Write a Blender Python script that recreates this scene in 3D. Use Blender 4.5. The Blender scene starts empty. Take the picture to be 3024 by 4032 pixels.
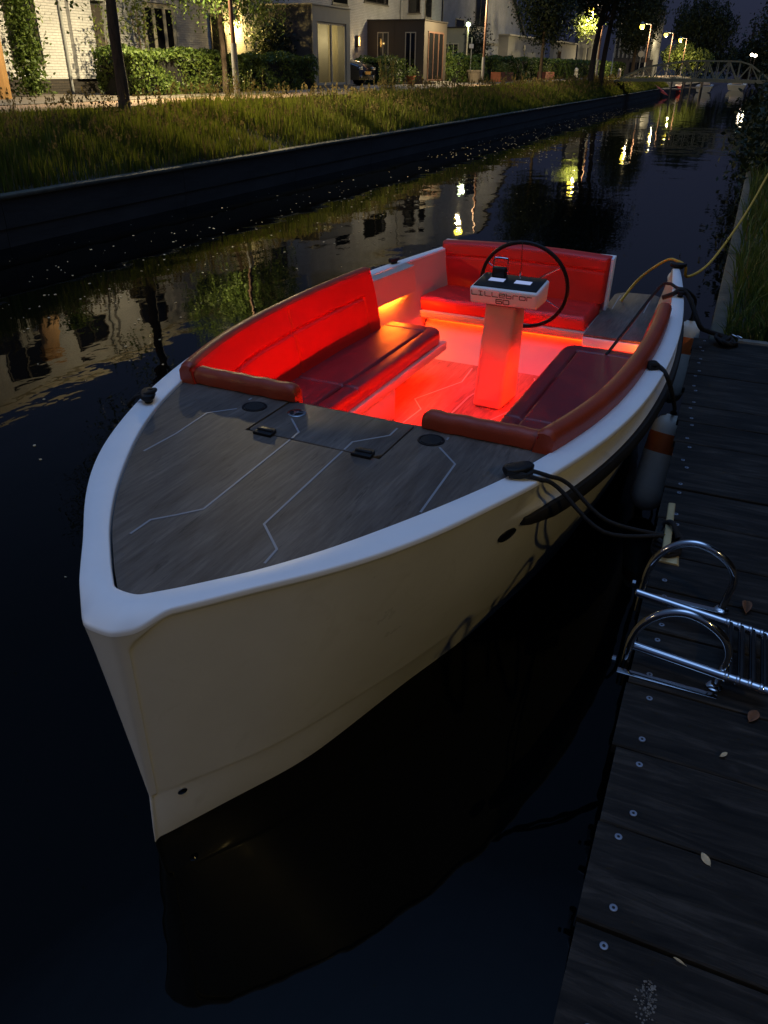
import bpy, bmesh, math, random
import numpy as np
from mathutils import Vector, Matrix
R = math.radians
rnd = random.Random(7)
nrs = np.random.RandomState(11)
sc = bpy.context.scene
COL = sc.collection

# ------------------------------------------------------------------ camera
EYE = 2.0
PITCH, ROLL = R(30.07), R(0.7)
cam_d = bpy.data.cameras.new('camera')
cam_d.sensor_fit = 'VERTICAL'
cam_d.sensor_height = 24.0
cam_d.lens = 24.0 * 3030.0 / 4032.0
cam_d.clip_start = 0.05
cam_d.clip_end = 2000
cam = bpy.data.objects.new('camera', cam_d)
COL.objects.link(cam)
up = Vector((0, math.sin(PITCH), math.cos(PITCH)))
fw = Vector((0, math.cos(PITCH), -math.sin(PITCH)))
rt = Vector((1, 0, 0))
cr = rt * math.cos(ROLL) + up * math.sin(ROLL)
cu = -rt * math.sin(ROLL) + up * math.cos(ROLL)
M = Matrix((cr, cu, -fw)).transposed().to_4x4()
M.translation = Vector((0, 0, EYE))
cam.matrix_world = M
sc.camera = cam

# ------------------------------------------------------------------ world: blue hour
world = bpy.data.worlds.new('World')
sc.world = world
world.use_nodes = True
nt = world.node_tree
nt.nodes.clear()
wo = nt.nodes.new('ShaderNodeOutputWorld')
bg = nt.nodes.new('ShaderNodeBackground')
tc = nt.nodes.new('ShaderNodeTexCoord')
sx = nt.nodes.new('ShaderNodeSeparateXYZ')
ramp = nt.nodes.new('ShaderNodeValToRGB')
nt.links.new(tc.outputs['Generated'], sx.inputs[0])
nt.links.new(sx.outputs['Z'], ramp.inputs[0])
nt.links.new(ramp.outputs[0], bg.inputs[0])
nt.links.new(bg.outputs[0], wo.inputs[0])
els = ramp.color_ramp.elements
els[0].position = 0.0;  els[0].color = (0.022, 0.025, 0.046, 1)
els[1].position = 1.0;  els[1].color = (0.95, 1.70, 3.3, 1)
for p, c in ((0.12, (0.032, 0.040, 0.080)), (0.28, (0.048, 0.066, 0.135)), (0.58, (0.050, 0.085, 0.17)), (0.80, (0.080, 0.155, 0.33)), (0.91, (0.27, 0.50, 1.05))):
    e = els.new(p); e.color = (*c, 1)
SKY = 0.52
bg.inputs[1].default_value = SKY

sc.render.engine = 'CYCLES'
sc.view_settings.view_transform = 'Standard'
sc.view_settings.look = 'None'
sc.view_settings.gamma = 1.0
sc.view_settings.exposure = 0.45
sc.view_settings.use_curve_mapping = False
sc.cycles.use_denoising = True
sc.cycles.max_bounces = 7
sc.cycles.sample_clamp_indirect = 4.0
sc.cycles.caustics_reflective = False
sc.cycles.caustics_refractive = False

# ------------------------------------------------------------------ frames
# canal frame: x = along the canal (away from camera), y = towards the far bank
DX = Vector((0.393, 0.920)); DX.normalize()
CANG = math.atan2(DX.y, DX.x)
def CW(s, t, z=0.0):
    return Vector((DX.x * s - DX.y * t, DX.y * s + DX.x * t, z))
# boat frame: x = starboard, y = aft, z up; root sits on the water
BO = Vector((-0.7770, 1.6360)); BANG = R(-25.017)
WATER = -0.2
def c_of_boat(s, t):   # boat (s aft, t starboard) -> canal (s, t)
    ca, sa = math.cos(BANG), math.sin(BANG)
    w = Vector((BO.x + ca * t - sa * s, BO.y + sa * t + ca * s))
    return (w.x * DX.x + w.y * DX.y, -w.x * DX.y + w.y * DX.x)

# ------------------------------------------------------------------ materials
def new_mat(name):
    m = bpy.data.materials.new(name); m.use_nodes = True
    return m, m.node_tree, m.node_tree.nodes['Principled BSDF']
def mat(name, col, rough=0.5, metal=0.0, var=0.0, vscale=6.0, bump=0.0, bscale=40.0, stretch=(1, 1, 1), coat=0.0,
        spec=0.5, col2=None, emit=None, estr=0.0, sub=0.0):
    m, t, b = new_mat(name)
    b.inputs['Base Color'].default_value = (*col, 1)
    b.inputs['Roughness'].default_value = rough
    b.inputs['Metallic'].default_value = metal
    b.inputs['Specular IOR Level'].default_value = spec
    if coat: b.inputs['Coat Weight'].default_value = coat; b.inputs['Coat Roughness'].default_value = 0.08
    if emit:
        b.inputs['Emission Color'].default_value = (*emit, 1); b.inputs['Emission Strength'].default_value = estr
    tcn = t.nodes.new('ShaderNodeTexCoord'); mp = t.nodes.new('ShaderNodeMapping')
    mp.inputs['Scale'].default_value = stretch
    t.links.new(tcn.outputs['Object'], mp.inputs[0])
    if var > 0:
        n = t.nodes.new('ShaderNodeTexNoise'); n.inputs['Scale'].default_value = vscale
        n.inputs['Detail'].default_value = 6; n.inputs['Roughness'].default_value = 0.65
        t.links.new(mp.outputs[0], n.inputs['Vector'])
        r = t.nodes.new('ShaderNodeValToRGB')
        c2 = col2 or tuple(min(1, c * (1 + var)) for c in col)
        c1 = tuple(c * (1 - var) for c in col)
        r.color_ramp.elements[0].position = 0.32; r.color_ramp.elements[0].color = (*c1, 1)
        r.color_ramp.elements[1].position = 0.68; r.color_ramp.elements[1].color = (*c2, 1)
        t.links.new(n.outputs['Fac'], r.inputs[0]); t.links.new(r.outputs[0], b.inputs['Base Color'])
        mr = t.nodes.new('ShaderNodeMapRange')
        mr.inputs['To Min'].default_value = max(0.02, rough - 0.08); mr.inputs['To Max'].default_value = min(1, rough + 0.1)
        t.links.new(n.outputs['Fac'], mr.inputs[0]); t.links.new(mr.outputs[0], b.inputs['Roughness'])
    if bump > 0:
        n2 = t.nodes.new('ShaderNodeTexNoise'); n2.inputs['Scale'].default_value = bscale; n2.inputs['Detail'].default_value = 5
        t.links.new(mp.outputs[0], n2.inputs['Vector'])
        bp = t.nodes.new('ShaderNodeBump'); bp.inputs['Strength'].default_value = bump; bp.inputs['Distance'].default_value = 0.01
        t.links.new(n2.outputs['Fac'], bp.inputs['Height']); t.links.new(bp.outputs[0], b.inputs['Normal'])
    return m
def brick_mat(name, c1, c2, mortar, strength=0.6, bw_=0.215, bh=0.065):
    m, t, b = new_mat(name)
    b.inputs['Roughness'].default_value = 0.85
    tcn = t.nodes.new('ShaderNodeTexCoord'); s = t.nodes.new('ShaderNodeSeparateXYZ'); a = t.nodes.new('ShaderNodeMath'); a.operation = 'ADD'
    c = t.nodes.new('ShaderNodeCombineXYZ')
    t.links.new(tcn.outputs['Object'], s.inputs[0]); t.links.new(s.outputs['X'], a.inputs[0]); t.links.new(s.outputs['Y'], a.inputs[1])
    t.links.new(a.outputs[0], c.inputs['X']); t.links.new(s.outputs['Z'], c.inputs['Y'])
    br = t.nodes.new('ShaderNodeTexBrick'); br.inputs['Scale'].default_value = 1.0
    br.inputs['Brick Width'].default_value = bw_; br.inputs['Row Height'].default_value = bh
    br.inputs['Mortar Size'].default_value = 0.006; br.inputs['Mortar Smooth'].default_value = 0.3
    br.inputs['Color1'].default_value = (*c1, 1); br.inputs['Color2'].default_value = (*c2, 1); br.inputs['Mortar'].default_value = (*mortar, 1)
    t.links.new(c.outputs[0], br.inputs['Vector'])
    n = t.nodes.new('ShaderNodeTexNoise'); n.inputs['Scale'].default_value = 1.3; n.inputs['Detail'].default_value = 8
    t.links.new(tcn.outputs['Object'], n.inputs['Vector'])
    mr = t.nodes.new('ShaderNodeMapRange'); mr.inputs['From Min'].default_value = 0.3; mr.inputs['From Max'].default_value = 0.7
    mr.inputs['To Min'].default_value = 0.78; mr.inputs['To Max'].default_value = 1.05
    t.links.new(n.outputs['Fac'], mr.inputs[0])
    mx = t.nodes.new('ShaderNodeVectorMath'); mx.operation = 'SCALE'
    t.links.new(br.outputs['Color'], mx.inputs[0]); t.links.new(mr.outputs[0], mx.inputs['Scale'])
    t.links.new(mx.outputs[0], b.inputs['Base Color'])
    bp = t.nodes.new('ShaderNodeBump'); bp.inputs['Strength'].default_value = strength; bp.inputs['Distance'].default_value = 0.012; bp.invert = True
    t.links.new(br.outputs['Fac'], bp.inputs['Height']); t.links.new(bp.outputs[0], b.inputs['Normal'])
    return m
def leaf_mat(name, c, c2, rough=0.55, trans=0.25):
    m, t, b = new_mat(name)
    b.inputs['Roughness'].default_value = rough; b.inputs['Specular IOR Level'].default_value = 0.3
    g = t.nodes.new('ShaderNodeNewGeometry'); r = t.nodes.new('ShaderNodeValToRGB')
    r.color_ramp.elements[0].color = (*c, 1); r.color_ramp.elements[1].color = (*c2, 1)
    t.links.new(g.outputs['Random Per Island'], r.inputs[0]); t.links.new(r.outputs[0], b.inputs['Base Color'])
    tr = t.nodes.new('ShaderNodeBsdfTranslucent'); mx = t.nodes.new('ShaderNodeMixShader'); mx.inputs[0].default_value = trans
    t.links.new(r.outputs[0], tr.inputs[0])
    out = t.nodes['Material Output']
    t.links.new(b.outputs[0], mx.inputs[1]); t.links.new(tr.outputs[0], mx.inputs[2]); t.links.new(mx.outputs[0], out.inputs[0])
    return m
def emit_mat(name, col, strength):
    m, t, b = new_mat(name)
    b.inputs['Base Color'].default_value = (*col, 1)
    b.inputs['Emission Color'].default_value = (*col, 1); b.inputs['Emission Strength'].default_value = strength
    return m

# foredeck / floor wood-look decking
def wood_deck_mat(name, dark, mid, light, rough=0.55):
    m, t, b = new_mat(name)
    tcn = t.nodes.new('ShaderNodeTexCoord')
    def streak(sx_, sy_, sz_, scale, det, rot=0.0):
        mp = t.nodes.new('ShaderNodeMapping'); mp.inputs['Scale'].default_value = (sx_, sy_, sz_); mp.inputs['Rotation'].default_value = (0, 0, rot)
        n = t.nodes.new('ShaderNodeTexNoise'); n.inputs['Scale'].default_value = scale; n.inputs['Detail'].default_value = det; n.inputs['Roughness'].default_value = 0.62
        n.inputs['Distortion'].default_value = 0.5
        t.links.new(tcn.outputs['Object'], mp.inputs[0]); t.links.new(mp.outputs[0], n.inputs['Vector'])
        return n
    a = streak(3.6, 0.7, 1, 2.2, 5); f = streak(26, 2.0, 1, 3.0, 8); k = streak(34, 4.5, 1, 1.6, 3)
    r = t.nodes.new('ShaderNodeValToRGB')
    r.color_ramp.elements[0].position = 0.36; r.color_ramp.elements[0].color = (*dark, 1)
    r.color_ramp.elements[1].position = 0.66; r.color_ramp.elements[1].color = (*light, 1)
    e = r.color_ramp.elements.new(0.5); e.color = (*mid, 1)
    ad = t.nodes.new('ShaderNodeMath'); ad.operation = 'MULTIPLY_ADD'; ad.inputs[1].default_value = 0.45
    hf = t.nodes.new('ShaderNodeMath'); hf.operation = 'MULTIPLY'; hf.inputs[1].default_value = 0.55
    t.links.new(a.outputs['Fac'], hf.inputs[0]); t.links.new(f.outputs['Fac'], ad.inputs[0]); t.links.new(hf.outputs[0], ad.inputs[2])
    t.links.new(ad.outputs[0], r.inputs[0])
    fl = t.nodes.new('ShaderNodeMapRange'); fl.inputs['From Min'].default_value = 0.30; fl.inputs['From Max'].default_value = 0.38
    fl.inputs['To Min'].default_value = 0.55; fl.inputs['To Max'].default_value = 1.0
    t.links.new(k.outputs['Fac'], fl.inputs[0])
    mx = t.nodes.new('ShaderNodeVectorMath'); mx.operation = 'SCALE'
    t.links.new(r.outputs[0], mx.inputs[0]); t.links.new(fl.outputs[0], mx.inputs['Scale']); t.links.new(mx.outputs[0], b.inputs['Base Color'])
    b.inputs['Roughness'].default_value = rough; b.inputs['Specular IOR Level'].default_value = 0.35
    bp = t.nodes.new('ShaderNodeBump'); bp.inputs['Strength'].default_value = 0.25; bp.inputs['Distance'].default_value = 0.004
    t.links.new(f.outputs['Fac'], bp.inputs['Height']); t.links.new(bp.outputs[0], b.inputs['Normal'])
    return m

MT = {}
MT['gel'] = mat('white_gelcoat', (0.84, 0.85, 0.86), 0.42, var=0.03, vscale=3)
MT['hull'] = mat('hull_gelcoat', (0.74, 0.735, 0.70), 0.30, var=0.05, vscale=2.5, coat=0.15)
_m = MT['hull']; _t = _m.node_tree; _b = _t.nodes['Principled BSDF']
_tc = _t.nodes.new('ShaderNodeTexCoord'); _n = _t.nodes.new('ShaderNodeTexNoise'); _n.inputs['Scale'].default_value = 5.5; _n.inputs['Detail'].default_value = 5; _n.inputs['Distortion'].default_value = 1.2
_r = _t.nodes.new('ShaderNodeMapRange'); _r.inputs['From Min'].default_value = .60; _r.inputs['From Max'].default_value = .72; _r.inputs['To Min'].default_value = 0; _r.inputs['To Max'].default_value = .22
_x = _t.nodes.new('ShaderNodeMix'); _x.data_type = 'RGBA'; _src = _b.inputs['Base Color'].links[0].from_socket
_t.links.new(_tc.outputs['Object'], _n.inputs['Vector']); _t.links.new(_n.outputs['Fac'], _r.inputs[0]); _t.links.new(_r.outputs[0], _x.inputs['Factor'])
_t.links.new(_src, _x.inputs['A']); _x.inputs['B'].default_value = (.45, .43, .36, 1); _t.links.new(_x.outputs['Result'], _b.inputs['Base Color'])
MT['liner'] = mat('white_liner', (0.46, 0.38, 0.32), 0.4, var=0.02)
MT['wood'] = wood_deck_mat('grey_wood_decking', (0.062, 0.048, 0.039), (0.102, 0.082, 0.067), (0.17, 0.14, 0.118))
MT['floorwood'] = wood_deck_mat('cockpit_floor_decking', (0.10, 0.055, 0.035), (0.20, 0.11, 0.07), (0.32, 0.18, 0.12), 0.5)
MT['inlay'] = mat('silver_inlay', (0.26, 0.27, 0.29), 0.45, metal=0.0)
MT['floorinlay'] = mat('floor_inlay', (0.55, 0.45, 0.38), 0.4)
MT['black'] = mat('black_plastic', (0.008, 0.008, 0.009), 0.5, var=0.2, vscale=30, spec=.25)
MT['rubber'] = mat('black_rubber', (0.014, 0.012, 0.010), 0.55, var=0.3, vscale=20)
MT['rope'] = mat('black_rope', (0.010, 0.009, 0.009), 0.85, bump=0.6, bscale=260)
MT['chrome'] = mat('stainless_steel', (0.55, 0.55, 0.56), 0.08, metal=1.0, bump=0.03, bscale=8)
MT['leather'] = mat('red_leather', (0.58, 0.010, 0.005), 0.50, var=0.05, vscale=5, bump=0.10, bscale=90, coat=0.05)
MT['roll'] = mat('unlit_leather', (0.30, 0.036, 0.009), 0.46, var=0.12, vscale=5, bump=0.12, bscale=90)  # red upholstery outside the LED glow, the missing light put into its colour
MT['seat'] = mat('seat_leather', (0.20, 0.010, 0.012), 0.40, var=0.10, vscale=5, bump=0.14, bscale=110)
MT['dark'] = mat('dark_gap', (0.004, 0.004, 0.004), 0.8)
MT['disp'] = mat('lit_display', (.05, .06, .08), .3, emit=(0.35, 0.45, 0.8), estr=.55)
MT['led'] = emit_mat('red_led', (1.0, 0.013, 0.0006), 290.0)
MT['led_hot'] = emit_mat('red_led_bright', (1.0, 0.13, 0.008), 420.0)
MT['led_soft'] = emit_mat('red_led_soft', (1.0, 0.016, 0.0006), 105.0)
MT['ink'] = mat('black_lettering', (0.01, 0.01, 0.012), 0.5)
MT['cream'] = mat('fender_white', (0.72, 0.68, 0.6), 0.45, var=0.08, vscale=10)
MT['orange'] = mat('fender_orange', (0.62, 0.12, 0.02), 0.5, var=0.12, vscale=12)
MT['yellow_rope'] = mat('yellow_cable', (0.62, 0.36, 0.03), 0.5)

# ------------------------------------------------------------------ mesh builder
class MB:
    def __init__(s): s.v = []; s.f = []; s.m = []
    def add(s, vs, fs, mi=0):
        o = len(s.v); s.v += [tuple(v) for v in vs]; s.f += [tuple(i + o for i in f) for f in fs]; s.m += [mi] * len(fs); return s
    def box(s, x0, x1, y0, y1, z0, z1, mi=0):
        v = [(x, y, z) for z in (z0, z1) for y in (y0, y1) for x in (x0, x1)]
        return s.add(v, [(0, 2, 3, 1), (4, 5, 7, 6), (0, 1, 5, 4), (2, 6, 7, 3), (0, 4, 6, 2), (1, 3, 7, 5)], mi)
    def bar(s, a, b, w, h, upv=(0, 0, 1), mi=0):
        a = Vector(a); b = Vector(b); d = (b - a).normalized(); u = Vector(upv); r_ = d.cross(u)
        if r_.length < 1e-5: r_ = d.cross(Vector((1, 0, 0)))
        r_.normalize(); u = r_.cross(d)
        v = [p + r_ * (w / 2 * i) + u * (h / 2 * j) for p in (a, b) for i, j in ((-1, -1), (1, -1), (1, 1), (-1, 1))]
        return s.add(v, [(0, 1, 2, 3), (7, 6, 5, 4), (0, 4, 5, 1), (1, 5, 6, 2), (2, 6, 7, 3), (3, 7, 4, 0)], mi)
    def tube(s, pts, rad, seg=8, closed=False, mi=0, caps=True):
        P = [Vector(p) for p in pts]; n = len(P)
        rr = rad if isinstance(rad, (list, tuple)) else [rad] * n
        vs = []; nrm = None
        for i, p in enumerate(P):
            if closed: d = P[(i + 1) % n] - P[i - 1]
            else: d = P[min(i + 1, n - 1)] - P[max(i - 1, 0)]
            d.normalize()
            if nrm is None:
                nrm = d.orthogonal().normalized()
            else:
                nrm = (nrm - d * nrm.dot(d)); nrm = nrm.normalized() if nrm.length > 1e-6 else d.orthogonal().normalized()
            bn = d.cross(nrm)
            for k in range(seg):
                a = 2 * math.pi * k / seg
                vs.append(p + (nrm * math.cos(a) + bn * math.sin(a)) * rr[i])
        fs = []
        for i in range(n if closed else n - 1):
            j = (i + 1) % n
            for k in range(seg):
                l = (k + 1) % seg
                fs.append((i * seg + k, i * seg + l, j * seg + l, j * seg + k))
        if not closed and caps:
            fs.append(tuple(range(seg - 1, -1, -1))); fs.append(tuple((n - 1) * seg + k for k in range(seg)))
        return s.add(vs, fs, mi)
    def lathe(s, prof, seg=20, a=(0, 0, 0), b=(0, 0, 1), mi=0):
        a = Vector(a); d = (Vector(b) - a); L = d.length; d.normalize(); n = d.orthogonal().normalized(); q = d.cross(n)
        vs = []
        for r_, h in prof:
            for k in range(seg):
                an = 2 * math.pi * k / seg
                vs.append(a + d * h + (n * math.cos(an) + q * math.sin(an)) * r_)
        fs = [(i * seg + k, i * seg + (k + 1) % seg, (i + 1) * seg + (k + 1) % seg, (i + 1) * seg + k) for i in range(len(prof) - 1) for k in range(seg)]
        fs.append(tuple(range(seg - 1, -1, -1))); fs.append(tuple((len(prof) - 1) * seg + k for k in range(seg)))
        return s.add(vs, fs, mi)
    def grid(s, rows, mi=0, flip=False):
        n = len(rows[0]); vs = [p for r_ in rows for p in r_]
        fs = []
        for i in range(len(rows) - 1):
            for j in range(n - 1):
                q = (i * n + j, i * n + j + 1, (i + 1) * n + j + 1, (i + 1) * n + j)
                fs.append(q[::-1] if flip else q)
        return s.add(vs, fs, mi)
    def prism(s, poly, z0, z1, mi=0):
        n = len(poly)
        v = [(x, y, z0) for x, y in poly] + [(x, y, z1) for x, y in poly]
        return s.add(v, [tuple(range(n - 1, -1, -1)), tuple(range(n, 2 * n))] + [(i, (i + 1) % n, n + (i + 1) % n, n + i) for i in range(n)], mi)
    def build(s, name, mats, parent=None, smooth=False, bevel=0.0, seg=2, off=(0, 0, 0), loc=None, sharp=40, fix=False, kind=None):
        me = bpy.data.meshes.new(name)
        vs = [(x + off[0], y + off[1], z + off[2]) for x, y, z in s.v] if any(off) else s.v
        me.from_pydata(vs, [], s.f)
        if not isinstance(mats, (list, tuple)): mats = [mats]
        for m_ in mats: me.materials.append(m_)
        if len(mats) > 1: me.polygons.foreach_set('material_index', s.m)
        if fix:
            bm = bmesh.new(); bm.from_mesh(me); bmesh.ops.remove_doubles(bm, verts=bm.verts, dist=1e-5)
            bmesh.ops.recalc_face_normals(bm, faces=bm.faces); bm.to_mesh(me); bm.free()
        if smooth:
            me.polygons.foreach_set('use_smooth', [True] * len(me.polygons))
            me.set_sharp_from_angle(angle=R(sharp))
        me.update()
        o = bpy.data.objects.new(name, me); COL.objects.link(o)
        if parent: o.parent = parent
        if loc: o.location = loc
        if bevel > 0:
            bv = o.modifiers.new('bevel', 'BEVEL'); bv.width = bevel; bv.segments = seg; bv.limit_method = 'ANGLE'; bv.angle_limit = R(35)
            me.polygons.foreach_set('use_smooth', [True] * len(me.polygons))
        if kind: o['kind'] = kind
        return o
def np_mesh(name, verts, quads=None, tris=None, mats=None, mi=None, parent=None, smooth=False):
    me = bpy.data.meshes.new(name)
    nq = 0 if quads is None else len(quads); ntr = 0 if tris is None else len(tris)
    me.vertices.add(len(verts)); me.vertices.foreach_set('co', np.asarray(verts, np.float32).ravel())
    loops = np.concatenate([a.ravel() for a in (quads, tris) if a is not None]).astype(np.int32)
    me.loops.add(len(loops)); me.loops.foreach_set('vertex_index', loops)
    st = np.concatenate([np.arange(nq) * 4, nq * 4 + np.arange(ntr) * 3]).astype(np.int32)
    me.polygons.add(nq + ntr); me.polygons.foreach_set('loop_start', st)
    for m_ in (mats if isinstance(mats, (list, tuple)) else [mats]): me.materials.append(m_)
    if mi is not None: me.polygons.foreach_set('material_index', np.asarray(mi, np.int32))
    if smooth: me.polygons.foreach_set('use_smooth', np.ones(nq + ntr, bool))
    me.update(calc_edges=True); me.validate()
    o = bpy.data.objects.new(name, me); COL.objects.link(o)
    if parent: o.parent = parent
    return o
def tag(o, label=None, cat=None, group=None, kind=None):
    if label: o['label'] = label
    if cat: o['category'] = cat
    if group: o['group'] = group
    if kind: o['kind'] = kind
    return o
def empty(name, loc, rz=0.0, label=None, cat=None, group=None):
    o = bpy.data.objects.new(name, None); COL.objects.link(o); o.location = loc; o.rotation_euler = (0, 0, rz)
    o.empty_display_size = 0.2
    return tag(o, label, cat, group)
def cthing(name, s, t, z, label, cat, group=None):     # a thing standing in the canal frame
    return empty(name, CW(s, t, z), CANG, label, cat, group)
def copy_tree(o, parent=None):
    c = o.copy(); COL.objects.link(c)
    if parent: c.parent = parent
    for ch in list(o.children): copy_tree(ch, c)
    return c
def share(o, name, parent, loc=(0, 0, 0), rot=(0, 0, 0), scale=(1, 1, 1)):
    c = bpy.data.objects.new(name, o.data); COL.objects.link(c); c.parent = parent; c.location = loc; c.rotation_euler = rot; c.scale = scale
    return c
def smooth_path(pts, k=6, closed=False):
    P = [Vector(p) for p in pts]; out = []; n = len(P)
    rng = range(n if closed else n - 1)
    for i in rng:
        a, b, c, d = (P[(i - 1) % n], P[i], P[(i + 1) % n], P[(i + 2) % n]) if closed else (P[max(i - 1, 0)], P[i], P[i + 1], P[min(i + 2, n - 1)])
        for j in range(k):
            u = j / k
            out.append(0.5 * ((2 * b) + (c - a) * u + (2 * a - 5 * b + 4 * c - d) * u * u + (3 * b - a - 3 * c + d) * u ** 3))
    if not closed: out.append(P[-1])
    return out

# ================================================================== THE BOAT
ZO = (0, 0, -WATER)
boat = empty('motor_sloop', (BO.x, BO.y, WATER), BANG, 'white open motor sloop with red lit seats moored beside the wooden jetty', 'boat')
def bb(mb, name, mats, parent=boat, **k): return mb.build(name, mats, parent, off=ZO, **k)
O_ = [(-.030, 0), (-.030, .040), (-.016, .068), (.06, .138), (.15, .218), (.26, .307), (.36, .40), (.47, .49), (.60, .585), (.78, .69), (.95, .765), (1.1, .83), (1.3, .905), (1.5, .965), (1.75, 1.03), (2.05, 1.08), (2.4, 1.11), (2.9, 1.12), (3.4, 1.10), (3.9, 1.05), (4.3, 1.0), (4.83, .92), (5.0, .88)]
I_ = [(.092, 0), (.094, .035), (.105, .052), (.130, .076), (.17, .120), (.235, .178), (.31, .25), (.40, .32), (.53, .415), (.70, .515), (.85, .60), (1.0, .675), (1.22, .775), (1.45, .845), (1.72, .925), (2.05, .985), (2.4, 1.015), (2.9, 1.03), (3.4, 1.015), (3.9, .975), (4.3, .93), (4.83, .86), (5.0, .845)]
C_ = [(.030, 0), (.030, .004), (.040, .012), (.08, .05), (.16, .105), (.26, .18), (.36, .25), (.47, .31), (.60, .375), (.78, .455), (.95, .53), (1.1, .58), (1.3, .65), (1.5, .71), (1.75, .77), (2.05, .84), (2.4, .90), (2.9, .95), (3.4, .95), (3.9, .92), (4.3, .88), (4.83, .82), (5.0, .80)]
B_ = [(.012, 0), (.012, .003), (.026, .007), (.075, .042), (.16, .088), (.27, .150), (.37, .210), (.48, .275), (.60, .33), (.78, .39), (.95, .445), (1.1, .49), (1.3, .56), (1.5, .62), (1.75, .68), (2.05, .75), (2.4, .81), (2.9, .86), (3.4, .86), (3.9, .83), (4.3, .79), (4.83, .73), (5.0, .71)]
KS = 10
def dens(L):
    P = smooth_path([(a, b, 0) for a, b in L], KS)
    P = [[p.x, max(p.y, 0)] for p in P]
    for it in range(60):
        Q = [list(p) for p in P]
        for i in range(0, len(P) - 1):
            a = [P[1][0], -P[1][1]] if i == 0 else P[i - 1]
            for k in (0, 1): Q[i][k] = P[i][k] * .5 + (a[k] + P[i + 1][k]) * .25
        P = Q
    P = [(x, y) for x, y in P]; P[0] = (P[0][0], 0.0)
    return P
Od, Id, Cd, Bd = dens(O_), dens(I_), dens(C_), dens(B_)
NU = len(Od)
def w_at(L, s):      # half width at station s
    for a, b in zip(L, L[1:]):
        if b[0] > a[0] and a[0] <= s <= b[0]: return a[1] + (b[1] - a[1]) * (s - a[0]) / (b[0] - a[0])
    return L[-1][1]
sstep = lambda a, b, x: (lambda q: q * q * (3 - 2 * q))(min(1, max(0, (x - a) / (b - a))))
ZR = [.738, .734, .731, .728, .725, .721, .716, .71, .70, .685, .67, .655, .64, .628, .618, .610, .598, .58, .55, .50, .44, .36, .27, .18, .09, .035, .012, .003, -.002, -.012, -.06, -.14, -.22, -.34]
def hull_pt(i, z):
    o, c, b = Od[i], Cd[i], Bd[i]
    if z >= 0:
        q = (.738 - z) / .738
        s = o[0] + (c[0] - o[0]) * q; w = o[1] + (c[1] - o[1]) * q
        w += .020 * math.sin(math.pi * q) * sstep(.3, 1.6, o[0]) * 1.0
        # chine lip
        # cove moulding under the gunwale, with a ledge above the rub rail
        k = sstep(1.12, 1.5, o[0])
        if z > .612: w -= k * .052 * math.sin(math.pi * min(1, (.735 - z) / .125)) ** 0.8 if z < .734 else 0
        if .56 < z <= .625: w += k * .022
        # recessed topside panel with a rounded upper corner near the stem
        if o[0] > -.03 and o[1] > .04:
            d_edge = min(max(o[0] + .005, 0), max(.7325 - z, 0)) if not (o[0] < .085 and z > .6425) else max(0, .09 - math.hypot(.085 - o[0], z - .6425))
            w -= .009 * sstep(0.0, .007, d_edge)
    else:
        q = min(1, -z / .2); e = max(0, (-z - .2))
        s = c[0] + (b[0] - c[0]) * q; w = c[1] + (b[1] - c[1]) * q - e * .3
        w -= .009 * sstep(.030, .045, c[0]) + .0025 * sstep(0, .004, -z) * sstep(.03, .12, c[0])
    return s, max(w, 0.0)
def skew(mb):     # the stem stands a little to starboard of the cockpit centre line
    mb.v = [(x + .042 * (1 - sstep(-.1, 1.1, y)), y, z) for x, y, z in mb.v]; return mb
def nose_k(i): return 1 - sstep(.0, .09, Od[i][0])
hull = MB()
for sg in (-1, 1):
    rows = []
    for z in ZR:
        row = []
        for i in range(NU):
            s, w = hull_pt(i, z); zd = .040 * nose_k(i) * max(0, z / .738) ** 8; row.append((sg * w, s, z - zd))
        rows.append(row)
    hull.grid(rows, flip=(sg > 0))
# transom
tr = []
for z in ZR[17:]:
    s, w = hull_pt(NU - 1, z)
    tr.append([(-w, s, z), (0, s, z), (w, s, z)])
hull.grid([[p for p in r_] for r_ in tr if r_[0][2] < .40])
hull_o = bb(skew(hull), 'hull', MT['hull'], smooth=True, fix=True, sharp=50)

# gunwale cap: rolled edges, nose curving down over the stem
cap = MB()
CAPK = [(0, -.050), (0, .003), (.015, .007), (.06, .009), (.5, .010), (.95, .009), (.985, .006), (1.0, .001), (1.0, -.009)]
for sg in (-1, 1):
    rows = []
    for kf, dz in CAPK:
        row = []
        for i in range(NU):
            a, b = Id[i], Od[i]
            s = a[0] + (b[0] - a[0]) * kf; w = a[1] + (b[1] - a[1]) * kf
            z = .747 + dz
            f = sstep(.5, 1.04, kf) * nose_k(i)
            z -= .040 * f
            row.append((sg * w, s, z))
        rows.append(row)
    cap.grid(rows, flip=(sg < 0))
# stern ends of the cap
cap_o = bb(skew(cap), 'gunwale', MT['gel'], smooth=True, fix=True, sharp=60)
def clampw(mb, m=.035):     # keep interior pieces inside the skin
    o_ = []
    for x, y, z in mb.v:
        i = min(range(NU), key=lambda k: abs(Od[k][0] - y)); lim = min(hull_pt(i, max(z, .0))[1], Id[i][1] + .01 if z < .74 else 9) - m
        o_.append((max(-lim, min(lim, x)), y, z))
    mb.v = o_; return mb
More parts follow.
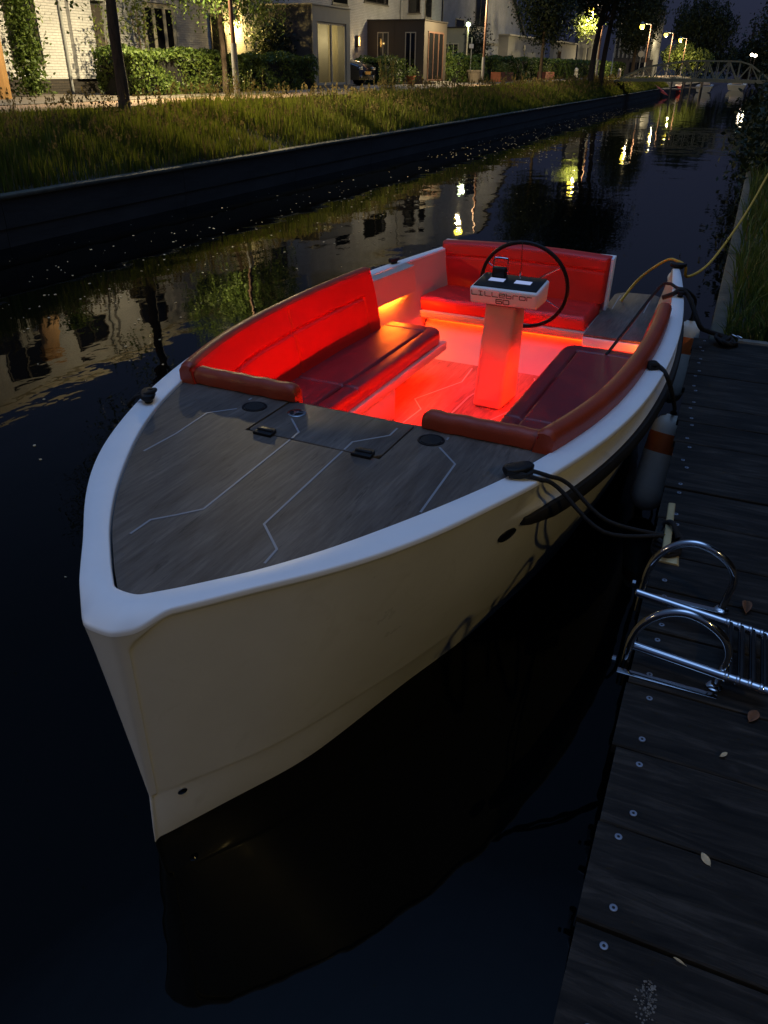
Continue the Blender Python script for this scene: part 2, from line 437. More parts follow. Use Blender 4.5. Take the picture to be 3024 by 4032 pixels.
# inner coaming walls and bulkhead (white liner)
lin = MB()
i0 = next(i for i in range(NU) if Id[i][0] >= 1.50)
for sg in (-1, 1):
    rows = []
    for z, ins in ((.742, 0.002), (.60, .03), (.42, .07), (.40, .07), (.06, .16)):
        rows.append([(sg * (Id[i][1] - ins), Id[i][0], z) for i in range(i0, NU)])
    lin.grid(rows, flip=(sg > 0))
    # stern end cap between inner wall and outer skin
    e = Id[-1]; oo = Od[-1]
    lin.add([(sg * e[1], 5.0, .742), (sg * oo[1], 5.0, .738), (sg * (oo[1] - .02), 5.0, .42), (sg * (e[1] - .07), 5.0, .42)], [(0, 1, 2, 3)])
lin.grid([[(x, 1.52, z) for x in (-.9, -.4, .4, .9)] for z in (.735, .6, .5, .35, .2, .06)])
clampw(lin, .012)
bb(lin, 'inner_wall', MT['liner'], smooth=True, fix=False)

# rub rail from the bow cleat aft, with a bright strip along it
def rail_pts(z, off, sg, s0=1.235):
    P = []
    for i in range(NU):
        if Od[i][0] < s0: continue
        s, w = hull_pt(i, z); P.append((sg * (w + off), s, z))
    return P
for sg in (-1, 1):
    rr = MB(); P = rail_pts(.575, .014, sg)
    P[0] = (P[0][0] - sg * .012, P[0][1], P[0][2])
    n = len(P)
    rows = []
    for ang in range(13):
        a = 2 * math.pi * ang / 12
        cx, cz = math.cos(a), math.sin(a)
        # squarish section
        kx = math.copysign(abs(cx) ** .6, cx) * .020; kz = math.copysign(abs(cz) ** .6, cz) * .034
        rows.append([(p[0] + sg * kx * min(1, .5 + j / 14), p[1], p[2] + kz * min(1, .5 + j / 14)) for j, p in enumerate(P)])
    rr.grid(rows, flip=(sg > 0))
    rr.add([r_[0] for r_ in rows[:12]], [tuple(range(12))])
    bb(rr, 'rub_rail', MT['rubber'], smooth=True, fix=True)

# foredeck, with a real gap round the hatch
dk = MB()
rowsL, rowsC = [], []
HT, HS = .297, 1.156
prev = None
for i in range(NU):
    s, w = Id[i]
    if s > 1.50: break
    w = max(w - .006, 0)
    if s + .004 < HS:
        rowsC.append([(x * w, s + .004, .744) for x in (-1, -.66, -.33, 0, .33, .66, 1)])
    last = (s, w)
wH = w_at(Id, HS) - .006
rowsC.append([(x * wH, HS, .744) for x in (-1, -.66, -.33, 0, .33, .66, 1)])
dk.grid(rowsC, flip=True)
ss = [HS, 1.25, 1.33, 1.41, 1.50]
for sg in (-1, 1):
    rows = [[(sg * HT, s, .744), (sg * .5, s, .744), (sg * (w_at(Id, s) - .006), s, .744)] for s in ss]
    dk.grid(rows, flip=(sg < 0) is False)
    dk.add([(sg * HT, HS, .744), (sg * HT, 1.5, .744), (sg * HT, 1.5, .725), (sg * HT, HS, .725)], [(0, 1, 2, 3)])
    dk.add([(sg * HT, 1.5, .744), (sg * .86, 1.5, .744), (sg * .86, 1.5, .70), (sg * HT, 1.5, .70)], [(0, 1, 2, 3)])
dk.add([(-HT, HS, .744), (HT, HS, .744), (HT, HS, .725), (-HT, HS, .725)], [(0, 1, 2, 3)])
deck = bb(skew(dk), 'foredeck', MT['wood'], fix=True)
under = MB(); under.box(-.36, .36, 1.10, 1.497, .715, .728); bb(under, 'deck_frame', MT['dark'])
def ribbon(pts, w, z, h, name, m, parent, ofs=ZO):
    mb = MB(); P = [Vector((a, b)) for a, b in pts]
    L, Rr = [], []
    for i, p in enumerate(P):
        d1 = (p - P[i - 1]).normalized() if i else None; d2 = (P[i + 1] - p).normalized() if i < len(P) - 1 else None
        d = ((d1 or d2) + (d2 or d1)).normalized(); n = Vector((-d.y, d.x)); k = 1 / max(.5, n.dot(Vector((-(d2 or d1).y, (d2 or d1).x))))
        L.append(p + n * w / 2 * k); Rr.append(p - n * w / 2 * k)
    n = len(P)
    vs = [(q.x, q.y, z + h) for q in L] + [(q.x, q.y, z + h) for q in Rr] + [(q.x, q.y, z) for q in L] + [(q.x, q.y, z) for q in Rr]
    fs = []
    for i in range(n - 1):
        fs += [(n + i, n + i + 1, i + 1, i), (i, i + 1, 2 * n + i + 1, 2 * n + i), (n + i + 1, n + i, 3 * n + i, 3 * n + i + 1)]
    mb.add(vs, fs)
    return mb.build(name, m, parent, off=ofs)
INL = [[(-.522, .822), (-.516, 1.006), (-.534, 1.227), (-.452, 1.318), (-.452, 1.322)],
       [(-.165, .342), (-.165, .437), (-.111, .498), (-.057, .567), (-.087, 1.155)],
       [(.295, .387), (.287, .467), (.172, .574), (.143, 1.155)],
       [(.586, .862), (.562, 1.242), (.458, 1.350)], [(.458, 1.425), (.456, 1.45)], [(-.46, 1.425), (-.462, 1.45)]]
for L in INL: ribbon(L, .0075, .744, .0012, 'inlay', MT['inlay'], deck)
hb = MB()
ch = .03
hp = [(-.288, 1.166 + ch * .4), (-.288 + ch * .4, 1.166), (.288 - ch, 1.166), (.288, 1.166 + ch), (.288, 1.497), (-.288, 1.497)]
hb.prism(hp, .7285, .7435)
hatch = bb(hb, 'hatch', MT['wood'], bevel=.0012, seg=1)
for L in ([(-.088, 1.170), (-.094, 1.232), (-.190, 1.335)], [(.142, 1.170), (.138, 1.245), (.241, 1.365), (.239, 1.442)]):
    ribbon(L, .0075, .7435, .0013, 'inlay', MT['inlay'], hatch)
for hx in (-.205, .228):
    h = MB()
    h.prism([(hx - .042, 1.135), (hx + .042, 1.135), (hx + .036, 1.185), (hx + .030, 1.196), (hx - .030, 1.196), (hx - .036, 1.185)], .744, .757)
    h.tube([(hx - .034, 1.163, .758), (hx + .034, 1.163, .758)], .0075, 8)
    bb(h, 'hinge', MT['black'], hatch, bevel=.003)
for cx, cy in ((-.395, 1.372), (.405, 1.395)):
    c = MB(); c.lathe([(.043, -.05), (.043, .0), (.047, .004), (.052, .004), (.054, .001), (.054, -.002)], 28, (cx, cy, .744), (cx, cy, 1.744))
    cup = bb(c, 'cup_holder', MT['black'], smooth=True)
    c = MB(); c.lathe([(.042, 0), (.042, .002)], 24, (cx, cy, .7455), (cx, cy, 1)); bb(c, 'cup_well', MT['dark'], cup)
# round steel deck catch
c = MB(); ex, ey = -.200, 1.392
c.lathe([(.040, 0), (.040, .0025), (.037, .004), (.030, .004), (.0295, .001)], 28, (ex, ey, .7435), (ex, ey, 1))
emb = bb(c, 'deck_catch', MT['chrome'], smooth=True)
c = MB(); c.lathe([(.029, 0), (.029, .0012)], 24, (ex, ey, .7446), (ex, ey, 1)); bb(c, 'catch_recess', MT['black'], emb)
c = MB()
for a in (30, 150, 270):
    c.bar((ex, ey, .7468), (ex + .029 * math.cos(R(a)), ey + .029 * math.sin(R(a)), .7468), .007, .003)
c.lathe([(.012, 0), (.012, .005)], 16, (ex, ey, .7452), (ex, ey, 1)); bb(c, 'catch_lever', MT['chrome'], emb)

# cleats on the gunwale
def cleat(s, w, rot, z=.757):
    c = MB()
    prof = [(-.085, .022), (-.055, .040), (0, .045), (.055, .040), (.085, .022)]
    rows = []
    for zz, k in ((.0, .55), (.012, .5), (.02, .62), (.03, 1.0), (.044, 1.0), (.050, .80)):
        rows.append([(x * (1 if k > .6 else .62), y * k, zz) for x, y in prof] + [(x * (1 if k > .6 else .62), -y * k, zz) for x, y in prof[::-1]] + [(prof[0][0] * (1 if k > .6 else .62), prof[0][1] * k, zz)])
    c.grid(rows)
    top = rows[-1][:-1]; c.add(top, [tuple(range(len(top)))])
    c.v = [(x * .66, y * .72, zz * .8) for x, y, zz in c.v]
    ca, sa = math.cos(rot), math.sin(rot)
    c.v = [(w + x * ca - y * sa, s + x * sa + y * ca, z + zz) for x, y, zz in c.v]
    return bb(c, 'cleat', MT['black'], fix=True, bevel=.004)
cleat(1.235, .800, R(50)); cleat(1.20, -.815, R(128)); cleat(4.10, 1.0, R(96)); cleat(4.10, -1.0, R(84)); cleat(4.93, .885, R(20), .752)
# side vent and bow eye
v = MB()
def hull_surf(s, z, sg=1):
    best = min(range(NU), key=lambda i: abs(hull_pt(i, z)[0] - s)); p = hull_pt(best, z); q = hull_pt(min(best + 3, NU - 1), z)
    n = Vector((q[0] - p[0], -(q[1] - p[1]))); n = Vector((n.x, n.y)).normalized()
    return Vector((sg * p[1], p[0], z)), Vector((sg * n.x, n.y * 1.0, -.18)).normalized()
P0, N0 = hull_surf(1.175, .540)
tdir = Vector((N0.y, -N0.x, 0)).normalized(); udir = tdir.cross(N0).normalized()
vv = []
for rr_, h in ((1.0, .0), (1.0, .006), (.84, .008), (.8, .003)):
    for k in range(28):
        a = 2 * math.pi * k / 28; vv.append(P0 + tdir * (.050 * rr_ * math.cos(a)) + udir * (.024 * rr_ * math.sin(a)) + N0 * (h + .001))
v.add(vv, [(i * 28 + k, i * 28 + (k + 1) % 28, (i + 1) * 28 + (k + 1) % 28, (i + 1) * 28 + k) for i in range(3) for k in range(28)] + [tuple(84 + k for k in range(28))])
bb(v, 'side_vent', MT['black'], smooth=True)
P1, N1 = hull_surf(.115, -.035); P1 = P1 + Vector((.042 * (1 - sstep(-.1, 1.1, P1.y)) + .001, 0, 0))
v = MB(); v.lathe([(.016, 0), (.016, .004), (.012, .007), (.006, .008)], 18, P1 - N1 * .003, P1 + N1); bb(v, 'bow_eye', MT['chrome'], smooth=True)

# ---- cockpit
fl = MB(); fl.grid([[(x, s, .08) for x in (-.9, -.3, .3, .9)] for s in (1.53, 2, 2.5, 3, 3.5, 4.3)], flip=True); clampw(fl)
floor = bb(fl, 'cockpit_floor', MT['floorwood'])
for L in ([(-.469, 3.306), (-.362, 3.16), (-.376, 2.90), (-.376, 1.9)], [(-.33, 4.05), (-.30, 3.75), (-.469, 3.306)], [(-.09, 3.95), (-.16, 3.5), (-.16, 2.0)], [(.14, 4.05), (.2, 3.9), (.2, 3.5), (.1, 3.2), (.1, 2.0)], [(-.02, 2.9), (.05, 2.75), (.05, 1.8)]):
    ribbon(L, .008, .08, .001, 'inlay', MT['floorinlay'], floor)
pb = MB()   # port base: short box plus full-length bearer, starboard likewise
pb.box(-.93, -.450, 1.53, 2.95, .08, .28); pb.box(-.93, -.445, 1.53, 3.80, .28, .34)
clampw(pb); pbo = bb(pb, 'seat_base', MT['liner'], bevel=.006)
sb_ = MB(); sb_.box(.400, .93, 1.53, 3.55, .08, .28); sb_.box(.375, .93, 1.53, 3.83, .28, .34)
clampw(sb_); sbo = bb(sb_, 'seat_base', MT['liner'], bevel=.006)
def seat_cushion(sg, tin, s0, s1, name='seat_cushion'):
    mb = MB(); NS, NV = 300, 72; rows = []
    def inner(s):
        r_ = .10; d = s1 - s
        x = tin
        if d < r_: x += (r_ - math.sqrt(max(0, r_ * r_ - (r_ - d) ** 2))) * .9
        return x
    outer = lambda s: w_at(Id, s) - .13
    grid = []
    for i in range(NS + 1):
        s = s0 + (s1 - s0) * (i / NS); row = []
        for j in range(NV + 1):
            q = j / NV; ti, to = inner(s), outer(s); x = ti + (to - ti) * q
            d = min(x - ti, s1 - s); dz = 0
            if d < .022: dz = -(.022 - math.sqrt(max(0, .022 ** 2 - (.022 - d) ** 2)))
            # seams
            g = 0
            for dist in (abs(x - ti - .105) if s < s1 - .12 else 9, abs(s - (s0 + .95)), abs(s1 - s - .12) if x - ti > .105 else 9):
                g = max(g, math.exp(-(dist / .007) ** 2))
            puff = .006 * math.sin(min(1, max(0, (x - ti) / .105)) * math.pi) if x - ti < .105 else .005
            wr = .0012 * math.sin(s * 11 + x * 23 + 2 * math.sin(x * 9)) * math.sin(x * 17 - s * 3)
            row.append((sg * x, s, .430 + dz - .014 * g + puff + wr))
        grid.append(row)
    mb.grid(grid, flip=(sg < 0))
    # skirt
    edge = [r_[0] for r_ in grid] + grid[-1][1:]
    low = [(sg * (abs(p[0]) + .004 if k < NS else abs(p[0])), p[1] - (0.003 if k >= NS else 0), .342) for k, p in enumerate(edge)]
    mid = [(sg * (abs(p[0]) - (.004 if k < NS else 0)), p[1] + (.004 if k >= NS else 0), .385) for k, p in enumerate(edge)]
    mb.grid([edge, mid, low], flip=(sg > 0))
    f = grid[0]; mb.grid([f, [(p[0], p[1], .342) for p in f]], flip=(sg < 0))
    return bb(mb, name, MT['seat'], smooth=True, fix=True, sharp=70)
seat_cushion(-1, .465, 1.54, 3.78); seat_cushion(1, .372, 1.54, 3.84)
def side_back(sg, s0=1.47, s1=3.60):
    prof = [(-.004, .752), (-.006, .80), (0, .822), (.014, .834), (.035, .838), (.058, .834), (.070, .820)]
    NI = 70
    for k in range(1, NI + 1):
        q = k / NI; prof.append((.072 + .085 * q ** 1.1, .815 - .385 * q))
    mb = MB(); rows = []
    NS = 320
    for i in range(NS + 1):
        s = s0 + (s1 - s0) * i / NS; row = []
        wI = w_at(Id, s)
        endk = 1 - sstep(0, .03, min(s - s0, s1 - s))
        for j, (d, z) in enumerate(prof):
            g = 0
            if j > 7:
                for dist in (abs(z - .675 + .02 * sstep(2.2, 1.5, s)) if s < s1 - .17 else 9, abs(s - 2.55), abs(s1 - .17 - s) if z < .675 else 9):
                    g = max(g, math.exp(-(dist / .0075) ** 2))
            dd = d - .020 * g + (.010 * math.sin((.815 - z) / .385 * math.pi) if j > 7 else 0)
            wr = .002 * math.sin(s * 7 + z * 13 + 1.5 * math.sin(s * 3))
            dd += wr if j > 7 else 0
            dd -= endk * .02 * (1 if j > 5 else 0)
            zz = z - endk * .012 * (1 if 1 < j < 8 else 0)
            row.append((sg * (wI + .004 - dd), s, zz))
        rows.append(row)
    mb.grid(rows, flip=(sg > 0))
    # end faces
    for r_, fl_ in ((rows[0], sg > 0), (rows[-1], sg < 0)):
        c = [(sg * (abs(r_[0][0]) + .0), r_[0][1], r_[-1][2])]
        pts = r_ + c
        mb.add(pts, [tuple(range(len(pts)))[::(1 if fl_ else -1)]])
    o = bb(mb, 'backrest', [MT['leather'], MT['roll']], smooth=True, fix=True, sharp=65)
    # upper roll: same upholstery, painted browner where the red light misses it
    for p in o.data.polygons:
        c = p.center
        if c.z > .818 + .2 or (abs(c.x) > w_at(Id, c.y) - .05 and c.z > .75 + .2): p.material_index = 1
        if c.y < 1.475: p.material_index = 1
    return o
side_back(-1); side_back(1)
def roll(x0, x1, s, name='bolster'):    # padded roll across the front of the cockpit
    mb = MB(); rows = []; n = 36
    sec = [(-.036, .748), (-.039, .785), (-.030, .808), (-.010, .817), (.016, .815), (.032, .804), (.038, .78), (.044, .70), (.050, .56), (.045, .55), (-.0, .745)]
    for i in range(n + 1):
        x = x0 + (x1 - x0) * i / n; e = min(abs(x - x0), abs(x1 - x)); k = 1 - .22 * (1 - min(1, e / .03)) ** 2
        rows.append([(x, s + a * k + .002 * math.sin(x * 40), .748 + (z - .748) * (k if z > .748 else 1) + .0015 * math.sin(x * 55)) for a, z in sec + sec[:1]])
    mb.grid(rows)
    for r_ in (rows[0], rows[-1]): mb.add(r_[:-1], [tuple(range(len(r_) - 1))])
    return bb(mb, name, MT['roll'], smooth=True, fix=True, sharp=60)
roll(-.80, -.265, 1.515); roll(.325, .86, 1.515)
# aft bench
ab = MB()
ab.add([(-.80, 4.12, .08), (.80, 4.12, .08), (.82, 4.35, .334), (-.82, 4.35, .334)], [(0, 1, 2, 3)])
bb(ab, 'aft_bulkhead', MT['liner'])
ab = MB(); ab.prism([(-.86, 4.27), (.405, 4.27), (.405, 4.98), (-.78, 4.98)], .335, .390)
bb(ab, 'seat_base', MT['liner'], bevel=.008)
def cushion_box(x0, x1, y0, y1, z0, z1, name, m, seams=(), r_=.03, lean=0.0, n=(60, 18), axis='z'):
    mb = MB(); nx, ny = n
    top = []
    for i in range(nx + 1):
        row = []
        for j in range(ny + 1):
            x = x0 + (x1 - x0) * i / nx; q = j / ny
            if axis == 'z':
                y = y0 + (y1 - y0) * q
                d = min(x - x0, x1 - x, y - y0); dz = (r_ - math.sqrt(max(0, r_ * r_ - (r_ - min(d, r_)) ** 2)))
                g = max([math.exp(-(abs(y - sy) / .008) ** 2) for sy in seams] + [0])
                row.append((x, y, z1 - dz - .008 * g + .002 * math.sin(x * 21 + y * 30)))
            else:       # upright cushion facing forward (-y)
                z = z0 + (z1 - z0) * q
                cr_ = .02 * (1 - ((x - (x0 + x1) / 2) / ((x1 - x0) / 2)) ** 2) * q      # crowned top edge
                d = min(x - x0, x1 - x, z1 - z); dy = (r_ - math.sqrt(max(0, r_ * r_ - (r_ - min(d, r_)) ** 2)))
                g = max([math.exp(-(abs(z - sz) / .007) ** 2) for sz in seams] + [0])
                row.append((x, y0 + dy + .009 * g + lean * q + .003 * math.sin(x * 9 + z * 20), z + cr_))
        top.append(row)
    mb.grid(top, flip=(axis != 'z'))
    ring = [r_2[0] for r_2 in top] + top[-1][1:] + [r_2[-1] for r_2 in top[::-1]][1:] + top[0][::-1][1:]
    if axis == 'z': low = [(p[0], p[1], z0) for p in ring]
    else: low = [(p[0], y1 + lean * (p[2] - z0) / (z1 - z0), p[2]) for p in ring]
    mb.grid([ring, low], flip=(axis == 'z'))
    cx = tuple(sum(p[k] for p in low) / len(low) for k in range(3))
    nl = len(low); mb.add(low + [cx], [(k, (k + 1) % nl, nl) for k in range(nl - 1)])
    return bb(mb, name, m, smooth=True, fix=True, sharp=65)
cushion_box(-.95, .395, 4.30, 4.82, .391, .485, 'seat_cushion', MT['leather'], seams=(4.40,), n=(90, 24))
cushion_box(-.905, .415, 4.745, 4.86, .480, .800, 'backrest', MT['leather'], seams=(.700,), lean=.05, n=(90, 40), axis='y')
sh = MB()
sh.add([(-.915, 4.862, .40), (.440, 4.862, .40), (.440, 4.915, .80), (-.915, 4.915, .80), (-.915, 4.90, .40), (.440, 4.90, .40), (.440, 4.945, .80), (-.915, 4.945, .80)],
       [(0, 1, 2, 3), (5, 4, 7, 6), (1, 5, 6, 2), (4, 0, 3, 7), (3, 2, 6, 7)])
sh.add([(.418, 4.80, .395), (.440, 4.80, .395), (.440, 4.80 + .05, .79), (.418, 4.80 + .05, .79), (.418, 4.862, .395), (.440, 4.862, .395), (.440, 4.912, .80), (.418, 4.912, .80)],
       [(0, 1, 2, 3), (1, 5, 6, 2), (3, 2, 6, 7), (0, 3, 7, 4)])
bb(sh, 'backrest_shell', MT['gel'], bevel=.006)
# swim platform / step at the starboard quarter
pf = MB(); pf.prism([(.425, 4.13), (.87, 4.13), (.81, 4.95), (.775, 5.05), (.755, 5.40), (.70, 5.46), (.47, 5.43), (.41, 5.34)], .405, .423)
plat = bb(pf, 'swim_platform', MT['wood'], bevel=.003, seg=1)
pf = MB(); pf.prism([(.425, 4.118), (.86, 4.118), (.80, 4.95), (.76, 5.0), (.74, 5.36), (.45, 5.36), (.425, 5.3)], .345, .4045)
bb(pf, 'platform_rim', MT['gel'], bevel=.004)
pf = MB(); pf.box(.425, .82, 4.02, 4.12, .08, .335); bb(pf, 'platform_riser', MT['liner'], bevel=.006)
for L in ([(.459, 5.305), (.477, 4.86)], [(.695, 5.38), (.711, 4.86)]): ribbon(L, .007, .423, .001, 'inlay', MT['inlay'], plat)

# ---- steering console
cons = MB()
def quadprism(mb, lo, hi): # lo/hi: 4 points each (ccw)
    mb.add(lo + hi, [(3, 2, 1, 0), (4, 5, 6, 7)] + [(i, (i + 1) % 4, 4 + (i + 1) % 4, 4 + i) for i in range(4)])
quadprism(cons, [(-.085, 3.36, .08), (.105, 3.36, .08), (.125, 3.66, .08), (-.065, 3.66, .08)], [(-.035, 3.33, .775), (.165, 3.33, .775), (.165, 3.52, .775), (-.035, 3.52, .775)])
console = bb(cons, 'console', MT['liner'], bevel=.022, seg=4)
pn = MB(); pn.add([(-.057, 3.3535, .14), (.083, 3.3535, .14), (.130, 3.3305, .70), (-.006, 3.3305, .70)], [(0, 1, 2, 3)])
for q in range(4): pass
bb(pn, 'console_panel', MT['liner'], console, bevel=0)
hd = MB()
quadprism(hd, [(-.120, 3.285, .772), (.292, 3.285, .772), (.292, 3.52, .772), (-.120, 3.52, .772)], [(-.122, 3.262, .872), (.294, 3.262, .872), (.294, 3.53, .900), (-.122, 3.53, .900)])
bb(hd, 'console_head', MT['gel'], console, bevel=.014, seg=3)
tp = MB(); quadprism(tp, [(-.108, 3.285, .8745), (.280, 3.285, .8745), (.280, 3.52, .8995), (-.108, 3.52, .8995)], [(-.106, 3.288, .8815), (.278, 3.288, .8815), (.278, 3.518, .9065), (-.106, 3.518, .9065)])
bb(tp, 'instrument_panel', MT['black'], console, bevel=.003)
def on_top(x, y): return .8820 + (y - 3.288) * .1087
for x0, x1 in ((-.045, .050), (.115, .215)):
    d = MB(); y0, y1 = 3.375, 3.43
    d.add([(x0, y0, on_top(x0, y0) + .0015), (x1, y0, on_top(x1, y0) + .0015), (x1, y1, on_top(x1, y1) + .0015), (x0, y1, on_top(x0, y1) + .0015)], [(0, 1, 2, 3)])
    bb(d, 'display', MT['disp'], console)
lv = MB(); lv.box(-.045, .035, 3.44, 3.50, .895, .955); bb(lv, 'throttle_housing', MT['black'], console, bevel=.006)
lv = MB(); lv.tube(smooth_path([(-.048, 3.47, .93), (-.045, 3.47, 1.00), (-.030, 3.47, 1.008), (.025, 3.47, 1.008), (.040, 3.47, 1.0), (.043, 3.47, .93)], 5), .0052, 8)
bb(lv, 'throttle_lever', MT['chrome'], console, smooth=True)
an = MB(); an.tube([(.128, 3.46, .90), (.122, 3.46, 1.11)], [.0045, .003], 8); bb(an, 'flag_staff', MT['chrome'], console, smooth=True)
sp = MB(); sp.box(.122, .135, 3.47, 3.485, .62, .70); bb(sp, 'key_switch', MT['black'], console, bevel=.002)
# lettering on the sloping front face
GL = {'L': ([[(0, 1), (0, .12), (.12, 0), (1, 0)]], 1.0), 'I': ([[(.0, 1), (.75, 1)], [(.38, 1), (.38, 0)], [(-.02, 0), (.85, 0)]], .82),
      'e': ([[(0, .45), (1, .45), (1, .8), (.9, .9), (.1, .9), (0, .8), (0, .12), (.12, 0), (1, 0)]], .95),
      'b': ([[(0, 1), (0, .1), (.1, 0), (.85, 0), (.95, .1), (.95, .5), (.85, .6), (0, .6)]], .9),
      'r': ([[(0, 0), (0, .72), (.12, .84), (.95, .84)]], .85), 'o': ([[(.1, 0), (.9, 0), (1, .1), (1, .74), (.9, .84), (.1, .84), (0, .74), (0, .1), (.1, 0)]], 1.0),
      '6': ([[(1, 1), (.1, 1), (0, .9), (0, .1), (.1, 0), (.9, 0), (1, .1), (1, .45), (.9, .55), (0, .55)]], 1.0),
      '0': ([[(.1, 0), (.9, 0), (1, .1), (1, .9), (.9, 1), (.1, 1), (0, .9), (0, .1), (.1, 0)]], 1.0)}
FO = Vector((-.120, 3.285, .772)); FU = (Vector((-.122, 3.262, .872)) - FO).normalized(); FX = Vector((1, 0, 0)); FN = FX.cross(FU).normalized()
lt = MB()
def word(txt, x, y, h, cw, gap, sw):
    for chh in txt:
        strokes, ww = GL[chh]
        for S in strokes:
            for a, b in zip(S, S[1:]):
                pa = FO + FX * (x + a[0] * cw * ww) + FU * (y + a[1] * h); pb_ = FO + FX * (x + b[0] * cw * ww) + FU * (y + b[1] * h)
                d = (pb_ - pa).normalized() * sw * .45
                lt.bar(pa - d + FN * .0012, pb_ + d + FN * .0012, sw, .0018, FN)
        x += cw * ww + gap
word('LILLebror', .014, .056, .026, .0350, .0095, .0038)
word('60', .165, .016, .026, .036, .008, .0044)
bb(lt, 'lettering', MT['ink'], console)
# steering wheel
wc = Vector((.100, 3.66, .815)); WR = .278
wn = Vector((0, 1, .18)).normalized(); wu = wn.cross(Vector((1, 0, 0))).normalized()
if wu.z < 0: wu = -wu
wh = MB(); wh.tube([wc + Vector((1, 0, 0)) * WR * math.cos(a) + wu * WR * .98 * math.sin(a) for a in [2 * math.pi * k / 72 for k in range(72)]], .0125, 10, closed=True)
rim = bb(wh, 'steering_wheel', MT['black'], smooth=True)
wh = MB(); wh.lathe([(.030, 0), (.034, .01), (.030, .03), (.010, .035)], 16, wc - wn * .01, wc + wn); wh.tube([wc - wn * .13, wc], .014, 10)
bb(wh, 'hub', MT['chrome'], rim, smooth=True)
for a in (32, 152, -28, 208):
    if a == 208: continue
    wh = MB(); wh.tube([wc, wc + Vector((1, 0, 0)) * WR * math.cos(R(a)) + wu * WR * .98 * math.sin(R(a))], .0045, 8)
    bb(wh, 'spoke', MT['chrome'], rim, smooth=True)

# ---- red LED strips
def led(x0, x1, y0, y1, z0, z1, m='led', name='led_strip'):
    l = MB(); l.box(x0, x1, y0, y1, z0, z1); return bb(l, name, MT[m])
led(-.472, -.462, 2.00, 3.76, .272, .279)
led(.388, .398, 1.60, 3.80, .268, .2755)
led(-.80, .78, 4.325, 4.333, .3285, .3325, 'led_soft')
up_ = MB(); up_.add([(-(w_at(Id, s) - i_), s, z) for s in (3.58, 4.19) for i_, z in ((-.001, .7445), (.070, .738), (.084, .552), (.02, .563))], [(0, 1, 5, 4), (1, 2, 6, 5), (2, 3, 7, 6), (4, 5, 6, 7), (3, 2, 1, 0)])
bb(up_, 'coaming_panel', MT['liner'])
led(-(w_at(Id, 3.9) - .058), -(w_at(Id, 3.9) - .068), 3.72, 4.14, .5535, .5585, 'led_hot')
led(.865, .875, 3.94, 4.02, .352, .358, 'led_hot')


# ================================================================== THE SETTING
def frame_obj(mb, name, m, **k):
    o = mb.build(name, m, **k); o.rotation_euler = (0, 0, CANG); return o
# water
wm, wt, wb = new_mat('canal_water')
wb.inputs['Base Color'].default_value = (0.0012, 0.0014, 0.0012, 1); wb.inputs['Roughness'].default_value = 0.018
wb.inputs['IOR'].default_value = 1.33; wb.inputs['Specular IOR Level'].default_value = 0.27
tcn = wt.nodes.new('ShaderNodeTexCoord')
def wn_(scale, sx_, sy_, det):
    mp = wt.nodes.new('ShaderNodeMapping'); mp.inputs['Scale'].default_value = (sx_, sy_, 1)
    n = wt.nodes.new('ShaderNodeTexNoise'); n.inputs['Scale'].default_value = scale; n.inputs['Detail'].default_value = det
    wt.links.new(tcn.outputs['Object'], mp.inputs[0]); wt.links.new(mp.outputs[0], n.inputs['Vector']); return n
n1 = wn_(1.0, .55, .8, 2); n2 = wn_(6.0, .7, 1.0, 2)
ad = wt.nodes.new('ShaderNodeMath'); ad.operation = 'MULTIPLY_ADD'; ad.inputs[1].default_value = .07
wt.links.new(n2.outputs['Fac'], ad.inputs[0]); wt.links.new(n1.outputs['Fac'], ad.inputs[2])
bp = wt.nodes.new('ShaderNodeBump'); bp.inputs['Strength'].default_value = 0.12; bp.inputs['Distance'].default_value = 0.12
wt.links.new(ad.outputs[0], bp.inputs['Height']); wt.links.new(bp.outputs[0], wb.inputs['Normal'])
w = MB(); w.add([(-40, -.6, 0), (260, -.6, 0), (260, 9.05, 0), (-40, 9.05, 0)], [(0, 1, 2, 3)])
wo_ = frame_obj(w, 'water', wm, loc=(0, 0, WATER), kind='structure')

MT['concrete'] = mat('weathered_concrete', (0.20, 0.185, 0.155), 0.9, var=0.35, vscale=5, bump=0.5, bscale=30)
MT['darkconc'] = mat('mossy_concrete', (0.065, 0.062, 0.045), 0.9, var=0.5, vscale=4, bump=0.5, bscale=25)
MT['wallboard'] = mat('quay_boards', (0.040, 0.038, 0.036), 0.8, var=0.4, vscale=3, bump=0.4, bscale=25, stretch=(.2, 1, 1))
MT['soil'] = mat('soil', (0.045, 0.036, 0.022), 0.95, var=0.4, vscale=4, bump=0.6, bscale=12)
MT['road'] = brick_mat('clinker_paving', (0.34, 0.22, 0.14), (0.27, 0.18, 0.12), (0.15, 0.11, 0.08), 0.4, .21, .07)
MT['pave'] = brick_mat('grey_paving', (0.15, 0.125, 0.095), (0.12, 0.10, 0.08), (0.06, 0.05, 0.04), 0.4, .30, .30)
MT['whitebrick'] = brick_mat('white_painted_brick', (0.53, 0.53, 0.54), (0.48, 0.48, 0.49), (0.34, 0.34, 0.34), 0.9)
MT['plinth'] = brick_mat('dark_brick', (0.045, 0.036, 0.030), (0.030, 0.025, 0.022), (0.015, 0.014, 0.012), 0.8)
MT['render'] = mat('pale_render', (0.36, 0.34, 0.30), 0.85, var=0.12, vscale=1.2)
MT['greyclad'] = mat('grey_cladding', (0.32, 0.31, 0.26), 0.55, var=0.08, vscale=2)
MT['bluegrey'] = mat('dark_grey_cladding', (0.060, 0.062, 0.068), 0.5, var=0.1, vscale=2)
MT['brownclad'] = mat('brown_cladding', (0.060, 0.050, 0.042), 0.6, var=0.08, vscale=2)
